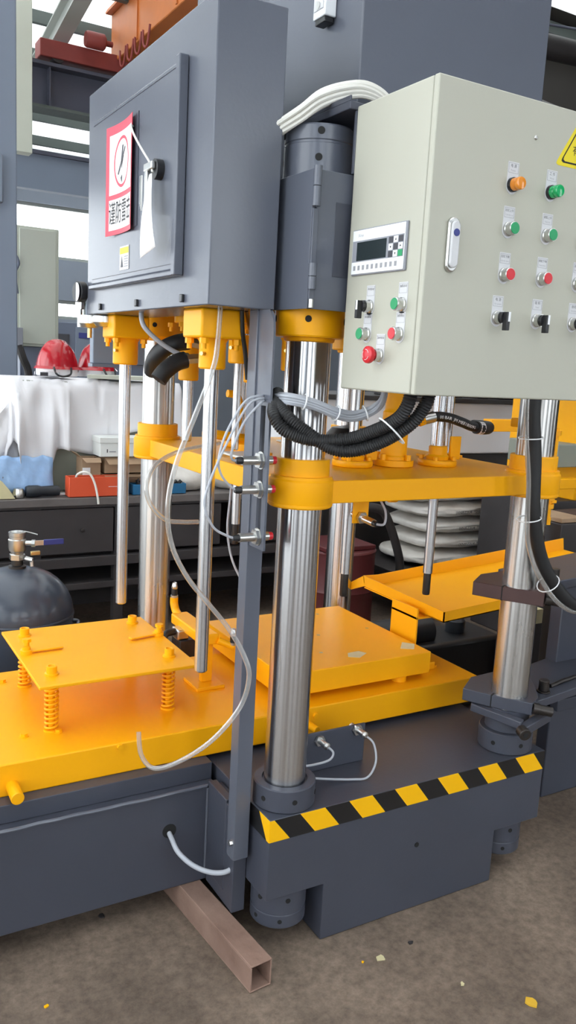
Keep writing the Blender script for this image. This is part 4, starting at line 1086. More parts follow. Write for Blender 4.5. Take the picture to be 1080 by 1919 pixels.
# black hydraulic hoses near the rear left column
for i, (pts, ft, lb) in enumerate((([(-.088, .60, 1.721), (-.128, .60, 1.712), (-.164, .62, 1.69), (-.18, .65, 1.655), (-.17, .69, 1.62)], ((-.035, .60, 1.712), (-.09, .60, 1.72)), 'upper black hydraulic hose elbow beside rear left column'),
                                   ([(-.115, .55, 1.663), (-.146, .55, 1.652), (-.181, .55, 1.626), (-.203, .55, 1.597)], ((-.05, .55, 1.672), (-.12, .55, 1.664)), 'lower thick black hydraulic hose stub with chrome fitting'))):
    t = thing('hydraulic_hose', lb, 'hose', pts[0])
    part('hose', tube(nb(), pts, .027, 16, 8), 'black_rubber', t)
    part('fitting', cyl(nb(), ft[0], ft[1], .0165, 6), 'zinc', t)
    part('ferrule', cyl(nb(), Vector(ft[1])-Vector((-.012, 0, 0)), Vector(ft[1])-Vector((.01, 0, 0)), .021, 18), 'zinc', t)
solo('oil_line', tube(nb(), [(-.245, .60, 1.80), (-.24, .59, 1.76), (-.20, .58, 1.72), (-.15, .575, 1.69), (-.11, .57, 1.675)], .0075, 10), 'cable_grey', 'thin tube running under the cabinet to the hydraulic fittings', 'tube', (-.2, .6, 1.74))
for k_, pts in enumerate(([(-.16, .08, 1.797), (-.15, .09, 1.74), (-.135, .10, 1.69), (-.12, .11, 1.62)], [(-.135, .1, 1.797), (-.12, .11, 1.76), (-.10, .13, 1.735), (-.07, .15, 1.72)])):
    solo('oil_line', tube(nb(), pts, .006, 10), 'black_rubber' if k_ == 0 else 'brass', ('black tube bending under the cabinet just left of grey post', 'brass coloured tube under the cabinet beside the grey post')[k_], 'tube', pts[0])

# ------------------------------------------------------------------ air tank
tx, ty = -.405, 1.60
tk = thing('air_tank', 'dark grey domed air tank with steel ball valve behind the table', 'tank', (tx, ty, .0))
prof = [(0, .06), (.15, .065), (.21, .10), (.232, .16), (.232, .565)]
for i in range(1, 11):
    a = R(9*i); prof.append((.232*math.cos(a)**.9 if i < 10 else 0, .565+.2*math.sin(a)))
part('shell', lathe(nb(), prof, (tx, ty, 0), 56), 'tank_paint', tk)
lg = None
for i in range(3):
    a = R(30+120*i); p = (tx+.17*math.cos(a), ty+.17*math.sin(a))
    if lg is None: lg = part('leg', cyl(nb(), (*p, .002), (*p, .12), .018, 14), 'tank_paint', tk); p0 = p
    else: share(lg, 'leg', tk, (p[0]-p0[0], p[1]-p0[1], 0))
part('weld_seam', lathe(nb(), [(.2325, .558), (.235, .562), (.235, .568), (.2325, .572)], (tx, ty, 0), 56), 'tank_paint', tk)
part('carry_handle', tube(nb(), [(tx+.05, ty-.225, .535), (tx+.06, ty-.25, .53), (tx+.13, ty-.255, .515), (tx+.225, ty-.13, .535), (tx+.21, ty-.10, .54)], .008, 10, 5), 'tank_paint', tk)
part('neck', lathe(nb(), [(.036, .755), (.036, .772), (.024, .776), (.024, .80), (.022, .80)], (tx, ty, 0), 24), 'dark_steel', tk)
bv = thing('ball_valve', 'steel ball valve with blue lever handle on top of tank', 'valve', (tx, ty, .80))
part('hex_nut', cyl(nb(), (tx, ty, .80), (tx, ty, .822), .034, 6), 'zinc', bv)
part('body', lathe(nb(), [(.026, .822), (.028, .834), (.034, .838), (.036, .85), (.036, .885), (.033, .889), (.033, .90), (.035, .902), (.035, .917), (.027, .918), (.025, .90), (0, .90)], (tx, ty, 0), 28), 'zinc', bv)
part('stem', cyl(nb(), (tx+.03, ty-.02, .872), (tx+.062, ty-.035, .872), .011, 14), 'zinc', bv)
part('stem_nut', cyl(nb(), (tx+.052, ty-.031, .872), (tx+.066, ty-.037, .872), .016, 6), 'zinc', bv)
part('lever', box(nb(), tx+.062, tx+.105, ty-.04, ty-.036, .862, .884), 'zinc', bv, .001)
part('lever_grip', box(nb(), tx+.10, tx+.185, ty-.043, ty-.033, .862, .886), 'navy_grip', bv, .003)
part('top_wire', tube(nb(), [(tx+.03, ty, .918), (tx+.055, ty-.01, .912), (tx+.08, ty-.02, .905)], .0025, 8), 'zinc', bv)
t = thing('drain_cock', 'small brass cock on the neck of the air tank', 'valve', (tx+.05, ty-.03, .80))
part('handle', box(nb(), tx+.045, tx+.085, ty-.05, ty-.035, .822, .84), 'brass', t, .003)
part('body', cyl(nb(), (tx+.03, ty-.02, .805), (tx+.055, ty-.04, .80), .011, 12), 'zinc', t)
part('spout', cyl(nb(), (tx+.05, ty-.036, .80), (tx+.052, ty-.038, .775), .009, 12), 'zinc', t)

# ------------------------------------------------------------------ workbench with clutter
BY, BZ = 2.75, .85
wb = thing('workbench', 'long dark steel workbench with drawers behind the press', 'workbench', (0, 3.1, 0))
part('top', box(nb(), -1.6, 1.9, BY, 3.55, BZ-.045, BZ), 'bench_top', wb, .004)
part('apron', box(nb(), -1.6, 1.9, BY+.02, 3.5, BZ-.06, BZ-.045), 'bench_dark', wb)
for i, (xa, xb) in enumerate(((-1.0, -.32), (-.28, .40), (.48, 1.10), (1.16, 1.8))):
    d = part('drawer', box(nb(), xa, xb, BY+.02, BY+.06, .52, BZ-.065), 'bench_dark', wb, .004)
    part('knob', lathe(nb(), [(.006, 0), (.006, .012), (.012, .016), (.012, .024), (0, .027)], n=16, M=Matrix.Translation(((xa+xb)/2+.15, BY+.02, .66)) @ Matrix.Rotation(R(90), 4, 'X')), 'dark_steel', d)
part('lower_rail', box(nb(), -1.6, 1.9, BY+.0, BY+.06, .44, .50), 'bench_dark', wb, .004)
part('shelf', box(nb(), -1.6, 1.9, BY+.02, 3.5, .30, .34), 'bench_dark', wb, .004)
for x in (-1.55, -.05, .44, 1.84): part('leg', box(nb(), x-.03, x+.03, BY+.03, BY+.09, .002, .80), 'bench_dark', wb, .003)
part('back_panel', box(nb(), -1.6, 1.9, 3.45, 3.5, .002, .80), 'bench_dark', wb)

# cabinet under a white dust sheet
ug = solo('covered_cabinet', box(nb(), -.12, .84, 3.02, 3.42, BZ+.001, 1.50), 'sage', 'sage green cabinet on the bench under the white sheet', 'cabinet', (.3, 3.2, BZ), bevel=.006)
bm = nb(); NX, NY = 90, 34
x0, x1 = -.34, .90
grid = []
for i in range(NX+1):
    row = []
    u = x0+(x1-x0)*i/NX
    # hanging edge: long at the left corner, shorter along the middle, falling away to the right
    drop = .34+.05*math.sin(u*9)+(.30*math.exp(-((u+.02)/.09)**2))+.12*math.exp(-((u-.38)/.12)**2)-.10*max(0, u-.55)
    for j in range(NY+1):
        s = j/NY*(1.0)
        d = s*(.40+drop)       # distance from back edge over the top then down
        if d < .40:
            y = 3.43-d; z = 1.512+.006*math.sin(u*14)*math.sin(d*12)
        else:
            q = d-.40
            fold = .05*math.sin(u*17+1.0)*min(1, q/.16)+.025*math.sin(u*39+q*7)*min(1, q/.2)+.018*math.sin(u*71)*min(1, q/.3)
            y = 3.03-min(.03, q*.5)-.05*min(1, q/.25)+fold*.8-.06*math.exp(-((u+.02)/.10)**2)*min(1, q/.3)
            z = 1.512-q+.01*math.sin(u*21)
            y = min(y, 3.012)
            if u > .2: y = max(y, 2.998)
        x = u+.02*math.sin(u*23)*min(1, max(0, d-.4)/.3)
        if u < -.12:          # drapes over the left end as well
            k = -.12-u
            z -= k*1.15 if d < .40 else k*.9; x = -.12-k*.35
        z = max(z, .875)
        row.append(bm.verts.new((x, y, z)))
    grid.append(row)
for a, b in zip(grid, grid[1:]):
    for j in range(NY): bm.faces.new((a[j], a[j+1], b[j+1], b[j]))
bmesh.ops.recalc_face_normals(bm, faces=bm.faces)
ds = solo('dust_sheet', bm, 'cloth_white', 'white dust sheet draped in folds over the cabinet on bench', 'sheet', (.3, 3.1, 1.1), ang=180)
sd = ds.modifiers.new('thick', 'SOLIDIFY'); sd.thickness = .002
bm = nb(); rows = []
for i in range(21):
    u = -.62+.52*i/20; rows.append([bm.verts.new((u, 2.95+.02*math.sin(u*31+j)+.05*j/10, .87+(.62*(1-(j/10))**1.0)*(.75+.25*math.sin(u*6+1.2))+.015*math.sin(u*40+j*1.3))) for j in range(11)])
for a, b in zip(rows, rows[1:]):
    for j in range(10): bm.faces.new((a[j], a[j+1], b[j+1], b[j]))
bmesh.ops.recalc_face_normals(bm, faces=bm.faces)
o = solo('dust_sheet', bm, 'cloth_white', 'second white sheet hanging at far left edge beside the bench', 'sheet', (-.4, 2.95, 1.1), ang=180)
sd = o.modifiers.new('thick', 'SOLIDIFY'); sd.thickness = .002

# hard hats
def helmet(x, y, z, rz, label, visor):
    t = thing('hard_hat', label, 'hard hat', (x, y, z), 'red hard hats on the sheet')
    M = Matrix.Translation((x, y, z)) @ Matrix.Rotation(R(rz), 4, 'Z')
    bm = nb(); n, mrow = 96, 30; rings = []
    for j in range(mrow+1):
        ph = R(90*j/mrow)
        ring = []
        for i in range(n):
            a = 2*PI*i/n
            rx, ry, rzz = .118, .104, .158
            ridge = .006*math.exp(-((math.sin(a)*math.cos(ph))/.2)**2)*math.sin(ph)**.5+.0025*math.exp(-((abs(math.sin(a)*math.cos(ph))-.5)/.16)**2)
            k = 1+ridge/.12
            sq = 1.0+.05*max(0, 1-j/9)
            ring.append(bm.verts.new((rx*math.cos(a)*math.cos(ph)**.86*k*sq, ry*math.sin(a)*math.cos(ph)**.86*k*sq, .055+rzz*math.sin(ph)*k)))
        rings.append(ring)
    for a, b in zip(rings, rings[1:]):
        for i in range(n): bm.faces.new((a[i], a[(i+1) % n], b[(i+1) % n], b[i]))
    bmesh.ops.remove_doubles(bm, verts=bm.verts, dist=.0005)
    bmesh.ops.recalc_face_normals(bm, faces=bm.faces)
    n = 40
    bm.transform(M); part('shell', bm, 'red_helmet', t, ang=60)
    bm = nb(); A = []
    for i in range(n):
        a = 2*PI*i/n; f = .03*max(0, math.cos(a))**2+.012
        A.append((bm.verts.new((.130*math.cos(a), .109*math.sin(a), .062)), bm.verts.new(((.132+f)*math.cos(a), (.111+f*.5)*math.sin(a), .046)), bm.verts.new((.126*math.cos(a), .105*math.sin(a), .048))))
    for i in range(n):
        a, b = A[i], A[(i+1) % n]
        for q in range(3): bm.faces.new((a[q], b[q], b[(q+1) % 3], a[(q+1) % 3]))
    bmesh.ops.recalc_face_normals(bm, faces=bm.faces)
    bm.transform(M); part('brim', bm, 'red_helmet', t)
    bm = nb(); tube(bm, [(.03, -.112, .058), (.02, -.125, .02), (-.03, -.128, .006), (-.07, -.122, .02), (-.075, -.1, .058)], .006, 8); bm.transform(M)
    part('chin_strap', bm, 'black_plastic', t)
    bm = nb(); lathe(bm, [(.104, .004), (.112, .008), (.112, .046), (.108, .046), (.100, .008)], n=36); bm.transform(M @ Matrix.Diagonal((1.12, .96, 1, 1)))
    part('inner_band', bm, 'sign_white' if visor else 'white_plastic', t)
    bm = nb(); box(bm, .118, .134, -.02, .02, .03, .06); bm.transform(M); part('band_clip', bm, 'black_plastic', t, .004)
helmet(.165, 3.16, 1.521, 14, 'red hard hat with black strap on white sheet', True)
helmet(.435, 3.26, 1.521, 40, 'red hard hat partly hidden behind the grey housing', False)
t = thing('plastic_packet', 'flat clear plastic packet with print beside the red hard hat', 'packet', (.05, 3.08, 1.52))
part('film', prism(nb(), [(-.0, 3.03), (.14, 3.0), (.15, 3.06), (.02, 3.10)], 'z', 1.5215, 1.553), 'visor_clear', t, .006)
part('print', box(nb(), .03, .075, 3.012, 3.014, 1.527, 1.548), 'print_dark', t)
solo('glass_sheet', prism(nb(), [(.30, 3.0), (.78, 2.96), (.80, 3.2), (.40, 3.22)], 'z', 1.5225, 1.545), 'pale_green', 'flat pale green panel lying on the white sheet', 'panel', (.55, 3.1, 1.522), bevel=.002)

# boxes and tools on the bench top
t = thing('storage_box', 'white lidded cardboard storage box stacked on brown cartons', 'box', (.5, 2.93, 1.07))
part('body', box(nb(), .335, .70, 2.84, 2.985, 1.075, 1.155), 'box_white', t, .003)
part('lid', box(nb(), .33, .705, 2.835, 2.99, 1.155, 1.19), 'box_white', t, .003)
part('print', box(nb(), .375, .381, 2.8385, 2.8402, 1.10, 1.12), 'print_dark', t)
part('print', box(nb(), .39, .43, 2.8385, 2.8402, 1.102, 1.108), 'print_grey', t)
def carton(x0, x1, y0, y1, z0, z1, label, flap):
    t = thing('cardboard_box', label, 'box', ((x0+x1)/2, (y0+y1)/2, z0))
    bm = nb(); th = .004
    for a in ((x0, x1, y0, y0+th), (x0, x1, y1-th, y1), (x0, x0+th, y0+th, y1-th), (x1-th, x1, y0+th, y1-th)): box(bm, *a, z0, z1)
    box(bm, x0, x1, y0, y1, z0, z0+th); part('body', bm, 'cardboard', t)
    part('flap', slab(nb(), [(x0, y0, z1), (x1, y0, z1), (x1-.01, y0-.05, z1-flap), (x0+.01, y0-.05, z1-flap)], (0, .003, .002)), 'cardboard', t)
    part('flap', slab(nb(), [(x0, y0, z1), (x0, y1, z1), (x0-.035, y1, z1+.03), (x0-.035, y0, z1+.03)], (.003, 0, .002)), 'cardboard', t)
    return t
c1 = carton(.235, .345, 2.86, 2.98, BZ+.002, 1.065, 'small open brown carton with white label left of stack', .02)
part('white_label', box(nb(), .237, .283, 2.857, 2.8595, .90, 1.01), 'paper', c1)
carton(.37, .66, 2.86, 2.99, .972, 1.068, 'brown open carton directly under the white storage box', .035)
carton(.36, .68, 2.875, 2.99, BZ+.002, .966, 'brown carton at the bottom of the stack on bench', .01)
t = thing('tool_case', 'open orange red tool tray on the bench top', 'tool box', (.33, 2.82, BZ))
bm = nb()
for a in ((.135, .48, 2.765, 2.771), (.135, .48, 2.849, 2.855), (.135, .141, 2.771, 2.849), (.474, .48, 2.771, 2.849)): box(bm, *a, BZ+.002, .968)
box(bm, .135, .48, 2.765, 2.855, BZ+.002, BZ+.008); part('tray', bm, 'toolbox_red', t, .002)
part('insert', box(nb(), .142, .473, 2.772, 2.848, BZ+.01, .945), 'tool_black', t)
bm = nb()
for i in range(6): box(bm, .365+i*.009, .372+i*.009, 2.7640, 2.7652, .908, .911)
prism(bm, [(.425, .905), (.44, .918), (.452, .905), (.444, .908), (.44, .905)], 'y', 2.7640, 2.7652); part('logo', bm, 'white_plastic', t)
solo('white_hose', tube(nb(), [(.18, 2.80, .955), (.185, 2.775, .985), (.215, 2.755, 1.0), (.25, 2.745, .985), (.275, 2.738, .93), (.29, 2.735, .86), (.296, 2.735, .815)], .0065, 10, 6), 'cable_white', 'white plastic tube curving out of the orange tool tray', 'tube', (.2, 2.76, .95))
t = thing('angle_grinder', 'black power tool lying on the bench beside orange tray', 'power tool', (-.02, 2.85, BZ))
part('body', lathe(nb(), [(0, 0), (.028, .004), (.034, .02), (.034, .07), (.028, .09), (.03, .16), (.028, .19), (0, .195)], n=24, M=Matrix.Translation((-.10, 2.82, BZ+.036)) @ Matrix.Rotation(R(90), 4, 'Y')), 'tool_black', t)
part('gear_head', lathe(nb(), [(0, 0), (.03, 0), (.033, .02), (.025, .05), (0, .055)], n=20, M=Matrix.Translation((-.135, 2.82, BZ+.005))), 'zinc', t)
part('cord', tube(nb(), [(-.12, 2.82, BZ+.03), (-.16, 2.80, BZ+.012), (-.22, 2.81, BZ+.008), (-.3, 2.85, BZ+.008)], .006, 8), 'black_rubber', t)
solo('plastic_wedge', prism(nb(), [(-.31, BZ+.002), (-.16, BZ+.002), (-.19, BZ+.05), (-.23, BZ+.10), (-.31, BZ+.13)], 'y', 2.78, 2.86), 'sticker_pale', 'cream wedge shaped part at left end of the bench', 'part', (-.24, 2.82, BZ), bevel=.004)
solo('tool_bag', prism(nb(), [(-.34, BZ+.002), (-.09, BZ+.002), (-.10, BZ+.05), (-.16, BZ+.12), (-.24, BZ+.15), (-.34, BZ+.15)], 'y', 2.88, 2.98), 'steel_blue', 'slumped dark blue grey tool bag behind the cream wedge', 'bag', (-.2, 2.93, BZ), bevel=.02)
bm = nb(); rows = []
for i in range(15):
    rows.append([bm.verts.new((-.32+i*.028, 2.895-.004*j+.008*math.sin(i*2.1+j), 1.075-.022*j-.004*i*(j/7)+.008*math.sin(i*1.7))) for j in range(9)])
for a, b in zip(rows, rows[1:]):
    for j in range(8): bm.faces.new((a[j], a[j+1], b[j+1], b[j]))
o = solo('blue_film', bm, 'blue_film', 'crumpled light blue plastic film hanging at the bench left', 'film', (-.15, 2.89, 1.0), ang=180)
sd = o.modifiers.new('thick', 'SOLIDIFY'); sd.thickness = .001
rnd = random.Random(11)
for i, (x, y, lb) in enumerate(((.05, 2.90, 'loose pale offcut behind the black power tool'), (.095, 2.87, 'narrow white offcut left of the orange tray'), (.11, 2.93, 'bright steel strip near the orange tray'), (.02, 2.95, 'thin metal strip behind the power tool'))):
    bm = nb(); box(bm, -.045, .045, -.012, .012, 0, .012); bm.transform(Matrix.Rotation(rnd.uniform(-.6, .6), 4, 'Z'))
    o = solo('metal_offcut', bm, ('box_white', 'white_plastic', 'zinc', 'zinc')[i], lb, 'offcut', (0, 0, 0), 'offcuts on the bench', bevel=.001); o.location = (x, y, BZ+.001+.013*(i % 2)*0)
t = thing('parts_bin', 'blue open parts bin on bench right of the chrome rod', 'bin', (.6, 2.83, BZ))
bm = nb()
for a in ((.52, .86, 2.78, 2.785), (.52, .86, 2.86, 2.865), (.52, .525, 2.785, 2.86), (.855, .86, 2.785, 2.86)): box(bm, *a, BZ+.002, .915)
box(bm, .52, .86, 2.78, 2.865, BZ+.002, BZ+.007); part('tray', bm, 'blue_plastic', t, .002)
bm = nb()
for i in range(26):
    x, y = rnd.uniform(.55, .83), rnd.uniform(2.80, 2.845); cyl(bm, (x, y, .89+rnd.uniform(0, .02)), (x+rnd.uniform(-.03, .03), y+rnd.uniform(-.01, .01), .925+rnd.uniform(0, .02)), rnd.uniform(.005, .011), 8)
part('loose_fittings', bm, 'dark_clutter', t, kind='stuff')
for x, y, z, lb in ((.90, 2.95, .95, 'crumpled clear bag of parts on the bench behind chrome rod'), (1.25, 2.95, .93, 'second crumpled clear parts bag further along the bench')):
    bm = nb(); bmesh.ops.create_icosphere(bm, subdivisions=3, radius=.12)
    for v in bm.verts:
        n_ = noise.noise(v.co*9)*.05+noise.noise(v.co*24)*.018; v.co *= 1+n_*4; v.co.z *= .75; v.co.x *= 1.4
        if v.co.z < -.075: v.co.z = -.075
    bm.transform(Matrix.Translation((x, y, BZ+.077))); solo('parts_bag', bm, 'sack_white', lb, 'bag', (x, y, BZ), ang=60)

# ------------------------------------------------------------------ machines farther back on the left
t = thing('machine_column', 'tall blue grey machine column at the left edge of view', 'machine', (-.1, 4.25, 0))
part('body', box(nb(), -.35, .118, 4.0, 4.5, .002, 4.35), 'blue_grey', t, .01)
part('side_bulge', box(nb(), -.3, .02, 3.95, 4.0, 2.6, 2.9), 'blue_grey', t, .01)
t = thing('control_cabinet', 'pale green control cabinet standing farther back by the column', 'cabinet', (.47, 5.2, 1.65))
part('body', box(nb(), .325, .655, 5.0, 5.5, 1.70, 2.62), 'pale_green', t, .006)
part('door', box(nb(), .345, .63, 4.985, 5.0, 1.72, 2.60), 'pale_green', t, .004)
part('stand', box(nb(), .36, .62, 5.05, 5.4, .002, 1.70), 'steel_blue', t, .004)
part('side_fittings', tube(nb(), [(.31, 4.98, 2.4), (.335, 4.97, 2.33), (.31, 4.98, 2.25), (.325, 4.97, 2.1)], .012, 8), 'steel_blue', t)
part('valve_block', box(nb(), .30, .36, 4.93, 4.99, 1.68, 1.84), 'panel_grey', t, .005)
part('hose_group', tube(nb(), [(.33, 4.95, 1.70), (.36, 4.93, 1.6), (.40, 4.94, 1.5), (.42, 4.95, 1.3)], .03, 10), 'dark_clutter', t)
t = thing('machine_block', 'blue grey machine cabinet with blue strip label in background', 'machine', (2.1, 9.3, 0))
part('body', box(nb(), 1.5, 3.2, 9.0, 9.8, .002, 2.05), 'steel_blue', t, .01)
part('panel', box(nb(), 1.92, 2.35, 8.985, 9.0, 1.2, 2.0), 'blue_grey', t, .004)
part('strip_label', box(nb(), 1.96, 2.3, 8.975, 8.985, 1.86, 1.93), 'navy_grip', t)
part('dark_panel', box(nb(), 1.62, 1.84, 8.985, 9.0, 1.35, 1.9), 'print_dark', t)

# ------------------------------------------------------------------ background right: sacks, trolley, drum, covered bench
sy = 2.62
def sack(x, z, s, label, dx, rz):
    t = thing('sack', label, 'sack', (x+dx, sy, z), 'white sacks stacked behind the press')
    bm = nb(); bmesh.ops.create_cube(bm, size=2); bmesh.ops.subdivide_edges(bm, edges=bm.edges, cuts=14, use_grid_fill=True)
    for v in bm.verts:
        p = v.co.copy(); e = 3.6
        k = (abs(p.x)**e+abs(p.y)**e+abs(p.z)**e)**(-1/e)
        q = p*k
        x_, y_ = q.x*.45, q.y*.29
        edge = max(abs(q.x), abs(q.y))
        z_ = q.z*.054*(1-.55*max(0, edge-.55)**1.2)
        n_ = noise.noise(Vector((q.x*4+s*7, q.y*4, q.z*3)))*.012+noise.noise(Vector((q.x*14+s*7, q.y*12, q.z*6)))*.006
        z_ += n_*(1-.4*abs(q.x)); y_ += n_*.8
        v.co = (x_, y_, z_)
    bm.transform(Matrix.Translation((x+dx, sy, z+.058)) @ Matrix.Rotation(R(rz), 4, 'Z'))
    part('bag', bm, 'sack_white', t, ang=180)
    Mt = face((x+dx+.02, sy-.298, z+.052), (1, 0, 0), (0, 0, 1)) @ Matrix.Rotation(0, 4, 'Z')
    me_ = letter('sack', Mt, 'print_dark', t, 'print')
for i in range(5):
    sack(2.84, .346+i*.112, i, ('lowest', 'second lowest', 'middle', 'second highest', 'highest')[i]+' white printed sack in the stack behind the press', (-.03, .04, .03, -.01, -.12)[i], (1, -1, 0, 2, -2)[i])
t = thing('hand_trolley', 'dark pallet trolley with bent handle under the sacks', 'trolley', (2.6, 2.6, 0))
part('deck', box(nb(), 2.2, 3.4, 2.28, 3.0, .30, .345), 'dark_clutter', t, .005)
part('handle', tube(nb(), [(2.18, 2.3, .34), (2.16, 2.28, .46), (2.05, 2.27, .70), (1.96, 2.27, .80), (1.75, 2.27, .82)], .028, 12, 6), 'dark_clutter', t)
for x in (2.35, 3.2): part('wheel', cyl(nb(), (x, 2.3, .10), (x, 2.36, .10), .10, 24), 'black_rubber', t)
for x in (2.35, 3.2): part('fork', box(nb(), x-.02, x+.02, 2.37, 2.42, .08, .30), 'dark_clutter', t)
t = thing('drum', 'dark red steel drum on floor behind the press columns', 'drum', (1.80, 2.46, 0))
part('body', lathe(nb(), [(.0, .002), (.24, .002), (.245, .02), (.24, .04), (.24, .25), (.248, .27), (.24, .29), (.24, .50), (.245, .52), (.235, .53), (.0, .52)], (1.80, 2.46, 0), 36), 'maroon', t)
part('lid_board', box(nb(), 1.60, 1.98, 2.30, 2.66, .532, .56), 'maroon', t, .005)
t = thing('covered_bench', 'bench behind the press covered with white film and machine parts', 'bench', (3.2, 3.4, 0))
part('carcass', box(nb(), 1.96, 5.2, 3.22, 3.9, .002, 1.03), 'dark_clutter', t, .01)
part('white_film', box(nb(), 1.96, 5.2, 3.19, 3.9, 1.03, 1.44), 'cloth_white', t, .012)
part('top_board', box(nb(), 1.95, 5.2, 3.1, 3.9, 1.44, 1.475), 'dark_clutter', t, .004)
for i, (x, w, h, lb) in enumerate(((2.75, .16, .10, 'squat dark machine part left on the white covered bench'), (3.05, .10, .14, 'tall dark machine part standing on the white covered bench'), (3.3, .2, .06, 'long low steel part lying on the white covered bench'),
                                   (3.62, .12, .12, 'block shaped steel part on the white covered bench'), (3.9, .22, .08, 'wide dark part at right on the white covered bench'), (4.25, .12, .15, 'rightmost dark part standing on the white covered bench'))):
    bm = nb(); box(bm, x-w/2, x+w/2, 3.2, 3.4, 1.476, 1.476+h*.6); box(bm, x-w/4, x+w/3, 3.22, 3.36, 1.476+h*.6, 1.476+h); cyl(bm, (x-w*.3, 3.199, 1.476+h*.3), (x-w*.3, 3.13, 1.476+h*.3), h*.22, 14); cyl(bm, (x+w*.1, 3.28, 1.476+h), (x+w*.1, 3.28, 1.476+h*1.25), h*.2, 14)
    solo('machine_part', bm, ('dark_clutter', 'dark_steel', 'bench_dark')[i % 3], lb, 'machine part', (x, 3.3, 1.476), 'machine parts on the covered bench', bevel=.006)
t = thing('platen_metal_parts', 'grey metal parts lying on the platen rear half', 'metal parts', (.6, .8, 1.366))
part('casting', lathe(nb(), [(0, 1.366), (.10, 1.366), (.10, 1.38), (.06, 1.43), (0, 1.44)], (.72, .86, 0), 28), 'dark_steel', t)
part('tube_handle', tube(nb(), [(.78, .8, 1.375), (.80, .8, 1.41), (.85, .8, 1.43), (.90, .79, 1.435), (.92, .79, 1.38)], .012, 10), 'sage', t)
part('platen_reflection', box(nb(), .45, .78, .55, .95, 1.366, 1.372), 'box_white', t, .002)  # white slab standing for the far window's reflection on the glossy platen
t = thing('stop_post', 'yellow stop post on the platen beside the lettered hose end', 'post', (.80, .45, 1.366))
part('post', box(nb(), .80, .822, .40, .42, 1.376, 1.47), 'yellow_paint', t, .002)
part('foot', box(nb(), .75, .90, .37, .45, 1.366, 1.376), 'yellow_paint', t, .002)
t = thing('rear_beam', 'yellow horizontal beam seen beyond the lettered hose end', 'beam', (2.0, 1.2, .002))
part('beam', box(nb(), 1.80, 2.25, 1.18, 1.24, 1.39, 1.45), 'yellow_paint', t, .003)
part('upright', box(nb(), 2.19, 2.25, 1.18, 1.24, .002, 1.39), 'yellow_paint', t, .003)
# adjusting screw at far right of the platen
t = thing('adjusting_screw', 'yellow threaded rod with nuts at the right end of platen', 'screw', (1.16, .05, 1.1))
ax, ay = 1.07, .10
part('rod', cyl(nb(), (ax, ay, 1.18), (ax, ay, 1.50), .009, 16), 'yellow_paint', t)
for z in (1.222, 1.25, 1.475): part('nut', cyl(nb(), (ax, ay, z), (ax, ay, z+.016), .018, 6), 'yellow_paint', t)
part('clip', box(nb(), ax-.02, ax+.03, ay-.006, ay+.006, 1.24, 1.25), 'yellow_paint', t)
part('tip', cyl(nb(), (ax, ay, 1.165), (ax, ay, 1.19), .012, 14), 'yellow_paint', t)
part('top_bracket', box(nb(), ax-.06, ax+.02, ay+.02, ay+.10, 1.47, 1.53), 'yellow_paint', t, .003)
part('top_bridge', box(nb(), .90, ax, ay+.01, ay+.05, 1.50, 1.53), 'yellow_paint', t, .003)
t = thing('rear_machine', 'second press with yellow beams beyond the right column', 'machine', (3.2, 1.8, 0))
part('side_wall', box(nb(), 2.95, 3.8, 1.6, 2.2, .93, 1.75), 'yellow_paint', t, .006)
part('cross_bar', box(nb(), 2.72, 3.8, 1.52, 1.58, 1.02, 1.08), 'yellow_paint', t, .004)
part('shelf', box(nb(), 2.75, 3.8, 1.59, 2.0, 1.14, 1.28), 'sage', t, .006)
part('frame', box(nb(), 2.75, 3.8, 1.6, 2.2, .002, .93), 'bench_dark', t, .006)
part('upper_block', box(nb(), 2.7, 3.8, 1.5, 2.2, 1.75, 2.6), 'dark_grey_paint', t, .006)
for i in range(3):
    solo('wood_board', box(nb(), 2.36+i*.2, 2.54+i*.2, 1.16, 1.40, .90, .925), ('cardboard', 'rust_dark', 'rafter')[i], ('tan board', 'dark brown board', 'pale board')[i]+' lying beyond the yellow tray at right', 'board', (2.45+i*.2, 1.28, .90), 'boards beyond the tray', bevel=.003)
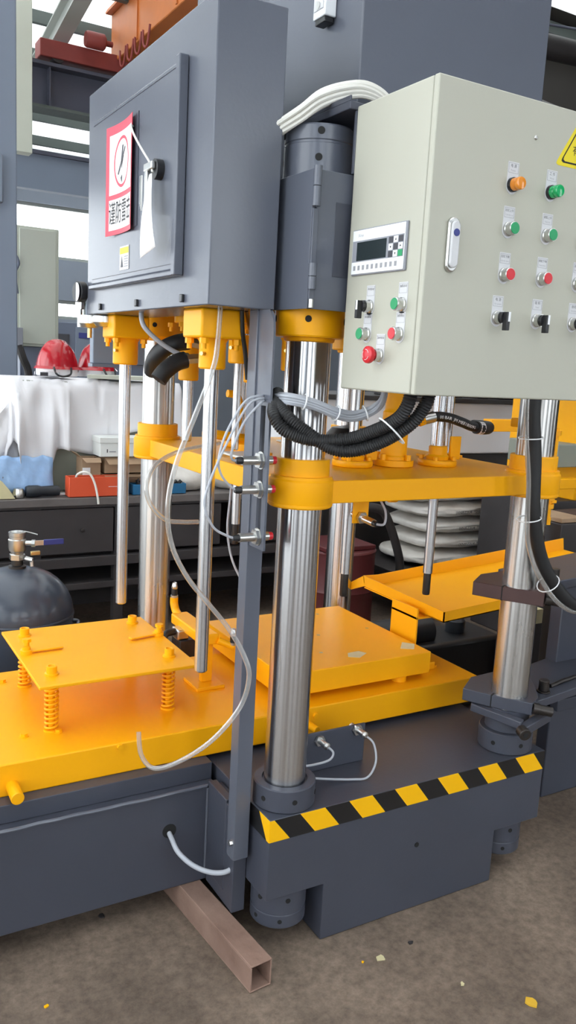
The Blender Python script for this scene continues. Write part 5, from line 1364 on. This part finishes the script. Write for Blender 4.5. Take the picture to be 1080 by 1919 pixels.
solo('board_rest', box(nb(), 2.34, 3.0, 1.14, 1.44, .002, .898), 'bench_dark', 'dark low table under the loose boards at right', 'table', (2.6, 1.28, .0), bevel=.004)
t = thing('storage_rack', 'dark tall rack with pipes filling the upper right background', 'rack', (5.5, 4.5, 0))
part('back', box(nb(), 4.2, 9.5, 5.0, 5.2, .002, 5.2), 'wall_dark', t)
for i in range(4):
    part('beam', tube(nb(), [(3.6, 4.3, 2.4+i*.75), (6.4, 4.5, 2.65+i*.75)], .11, 12, 1), 'dark_clutter', t)
part('duct', tube(nb(), [(3.2, 3.9, 4.0), (6.2, 4.2, 3.9)], .2, 20, 1), 'dark_steel', t)

pu = thing('pump_unit', 'low black covered pump unit behind the right end of table', 'machine', (1.5, 1.2, 0))
part('tank', box(nb(), 1.06, 1.9, 1.06, 1.32, .002, .36), 'black_plastic', pu, .02)
part('motor', cyl(nb(), (1.15, 1.18, .40), (1.5, 1.18, .40), .075, 28), 'black_plastic', pu, .006)
part('valve_cap', lathe(nb(), [(0, .36), (.05, .36), (.05, .42), (.03, .44), (0, .44)], (1.7, 1.2, 0), 20), 'tool_black', pu)

# ------------------------------------------------------------------ chips on the floor
for x, y, s, m, lb in ((.485, -.558, .020, 'chip_yellow', 'largest yellow paint chip on the floor at lower right'), (-.679, .004, .007, 'tape_yellow', 'tiny yellow chip on the floor at lower left'),
                       (.215, -.234, .017, 'sticker_pale', 'pale paper scrap on floor before the press base'), (.333, -.222, .011, 'bench_dark', 'dark scrap on floor before the press base'), (.359, -.419, .008, 'sticker_pale', 'small cream scrap on floor right of centre'),
                       (.158, -.226, .005, 'tape_yellow', 'tiny yellow speck near the base notch'), (-.444, .286, .012, 'bench_dark', 'dark pebble on floor under the table stand')):
    bm = nb(); n = 7; A = []
    r0 = random.Random(int(x*1000))
    P = [(x+s*(.5+.7*r0.random())*math.cos(2*PI*i/n), y+s*(.4+.7*r0.random())*math.sin(2*PI*i/n)) for i in range(n)]
    prism(bm, P, 'z', .0008, .003+s*.12); solo('floor_scrap', bm, m, lb, 'scrap', (x, y, 0), 'scraps on the floor')
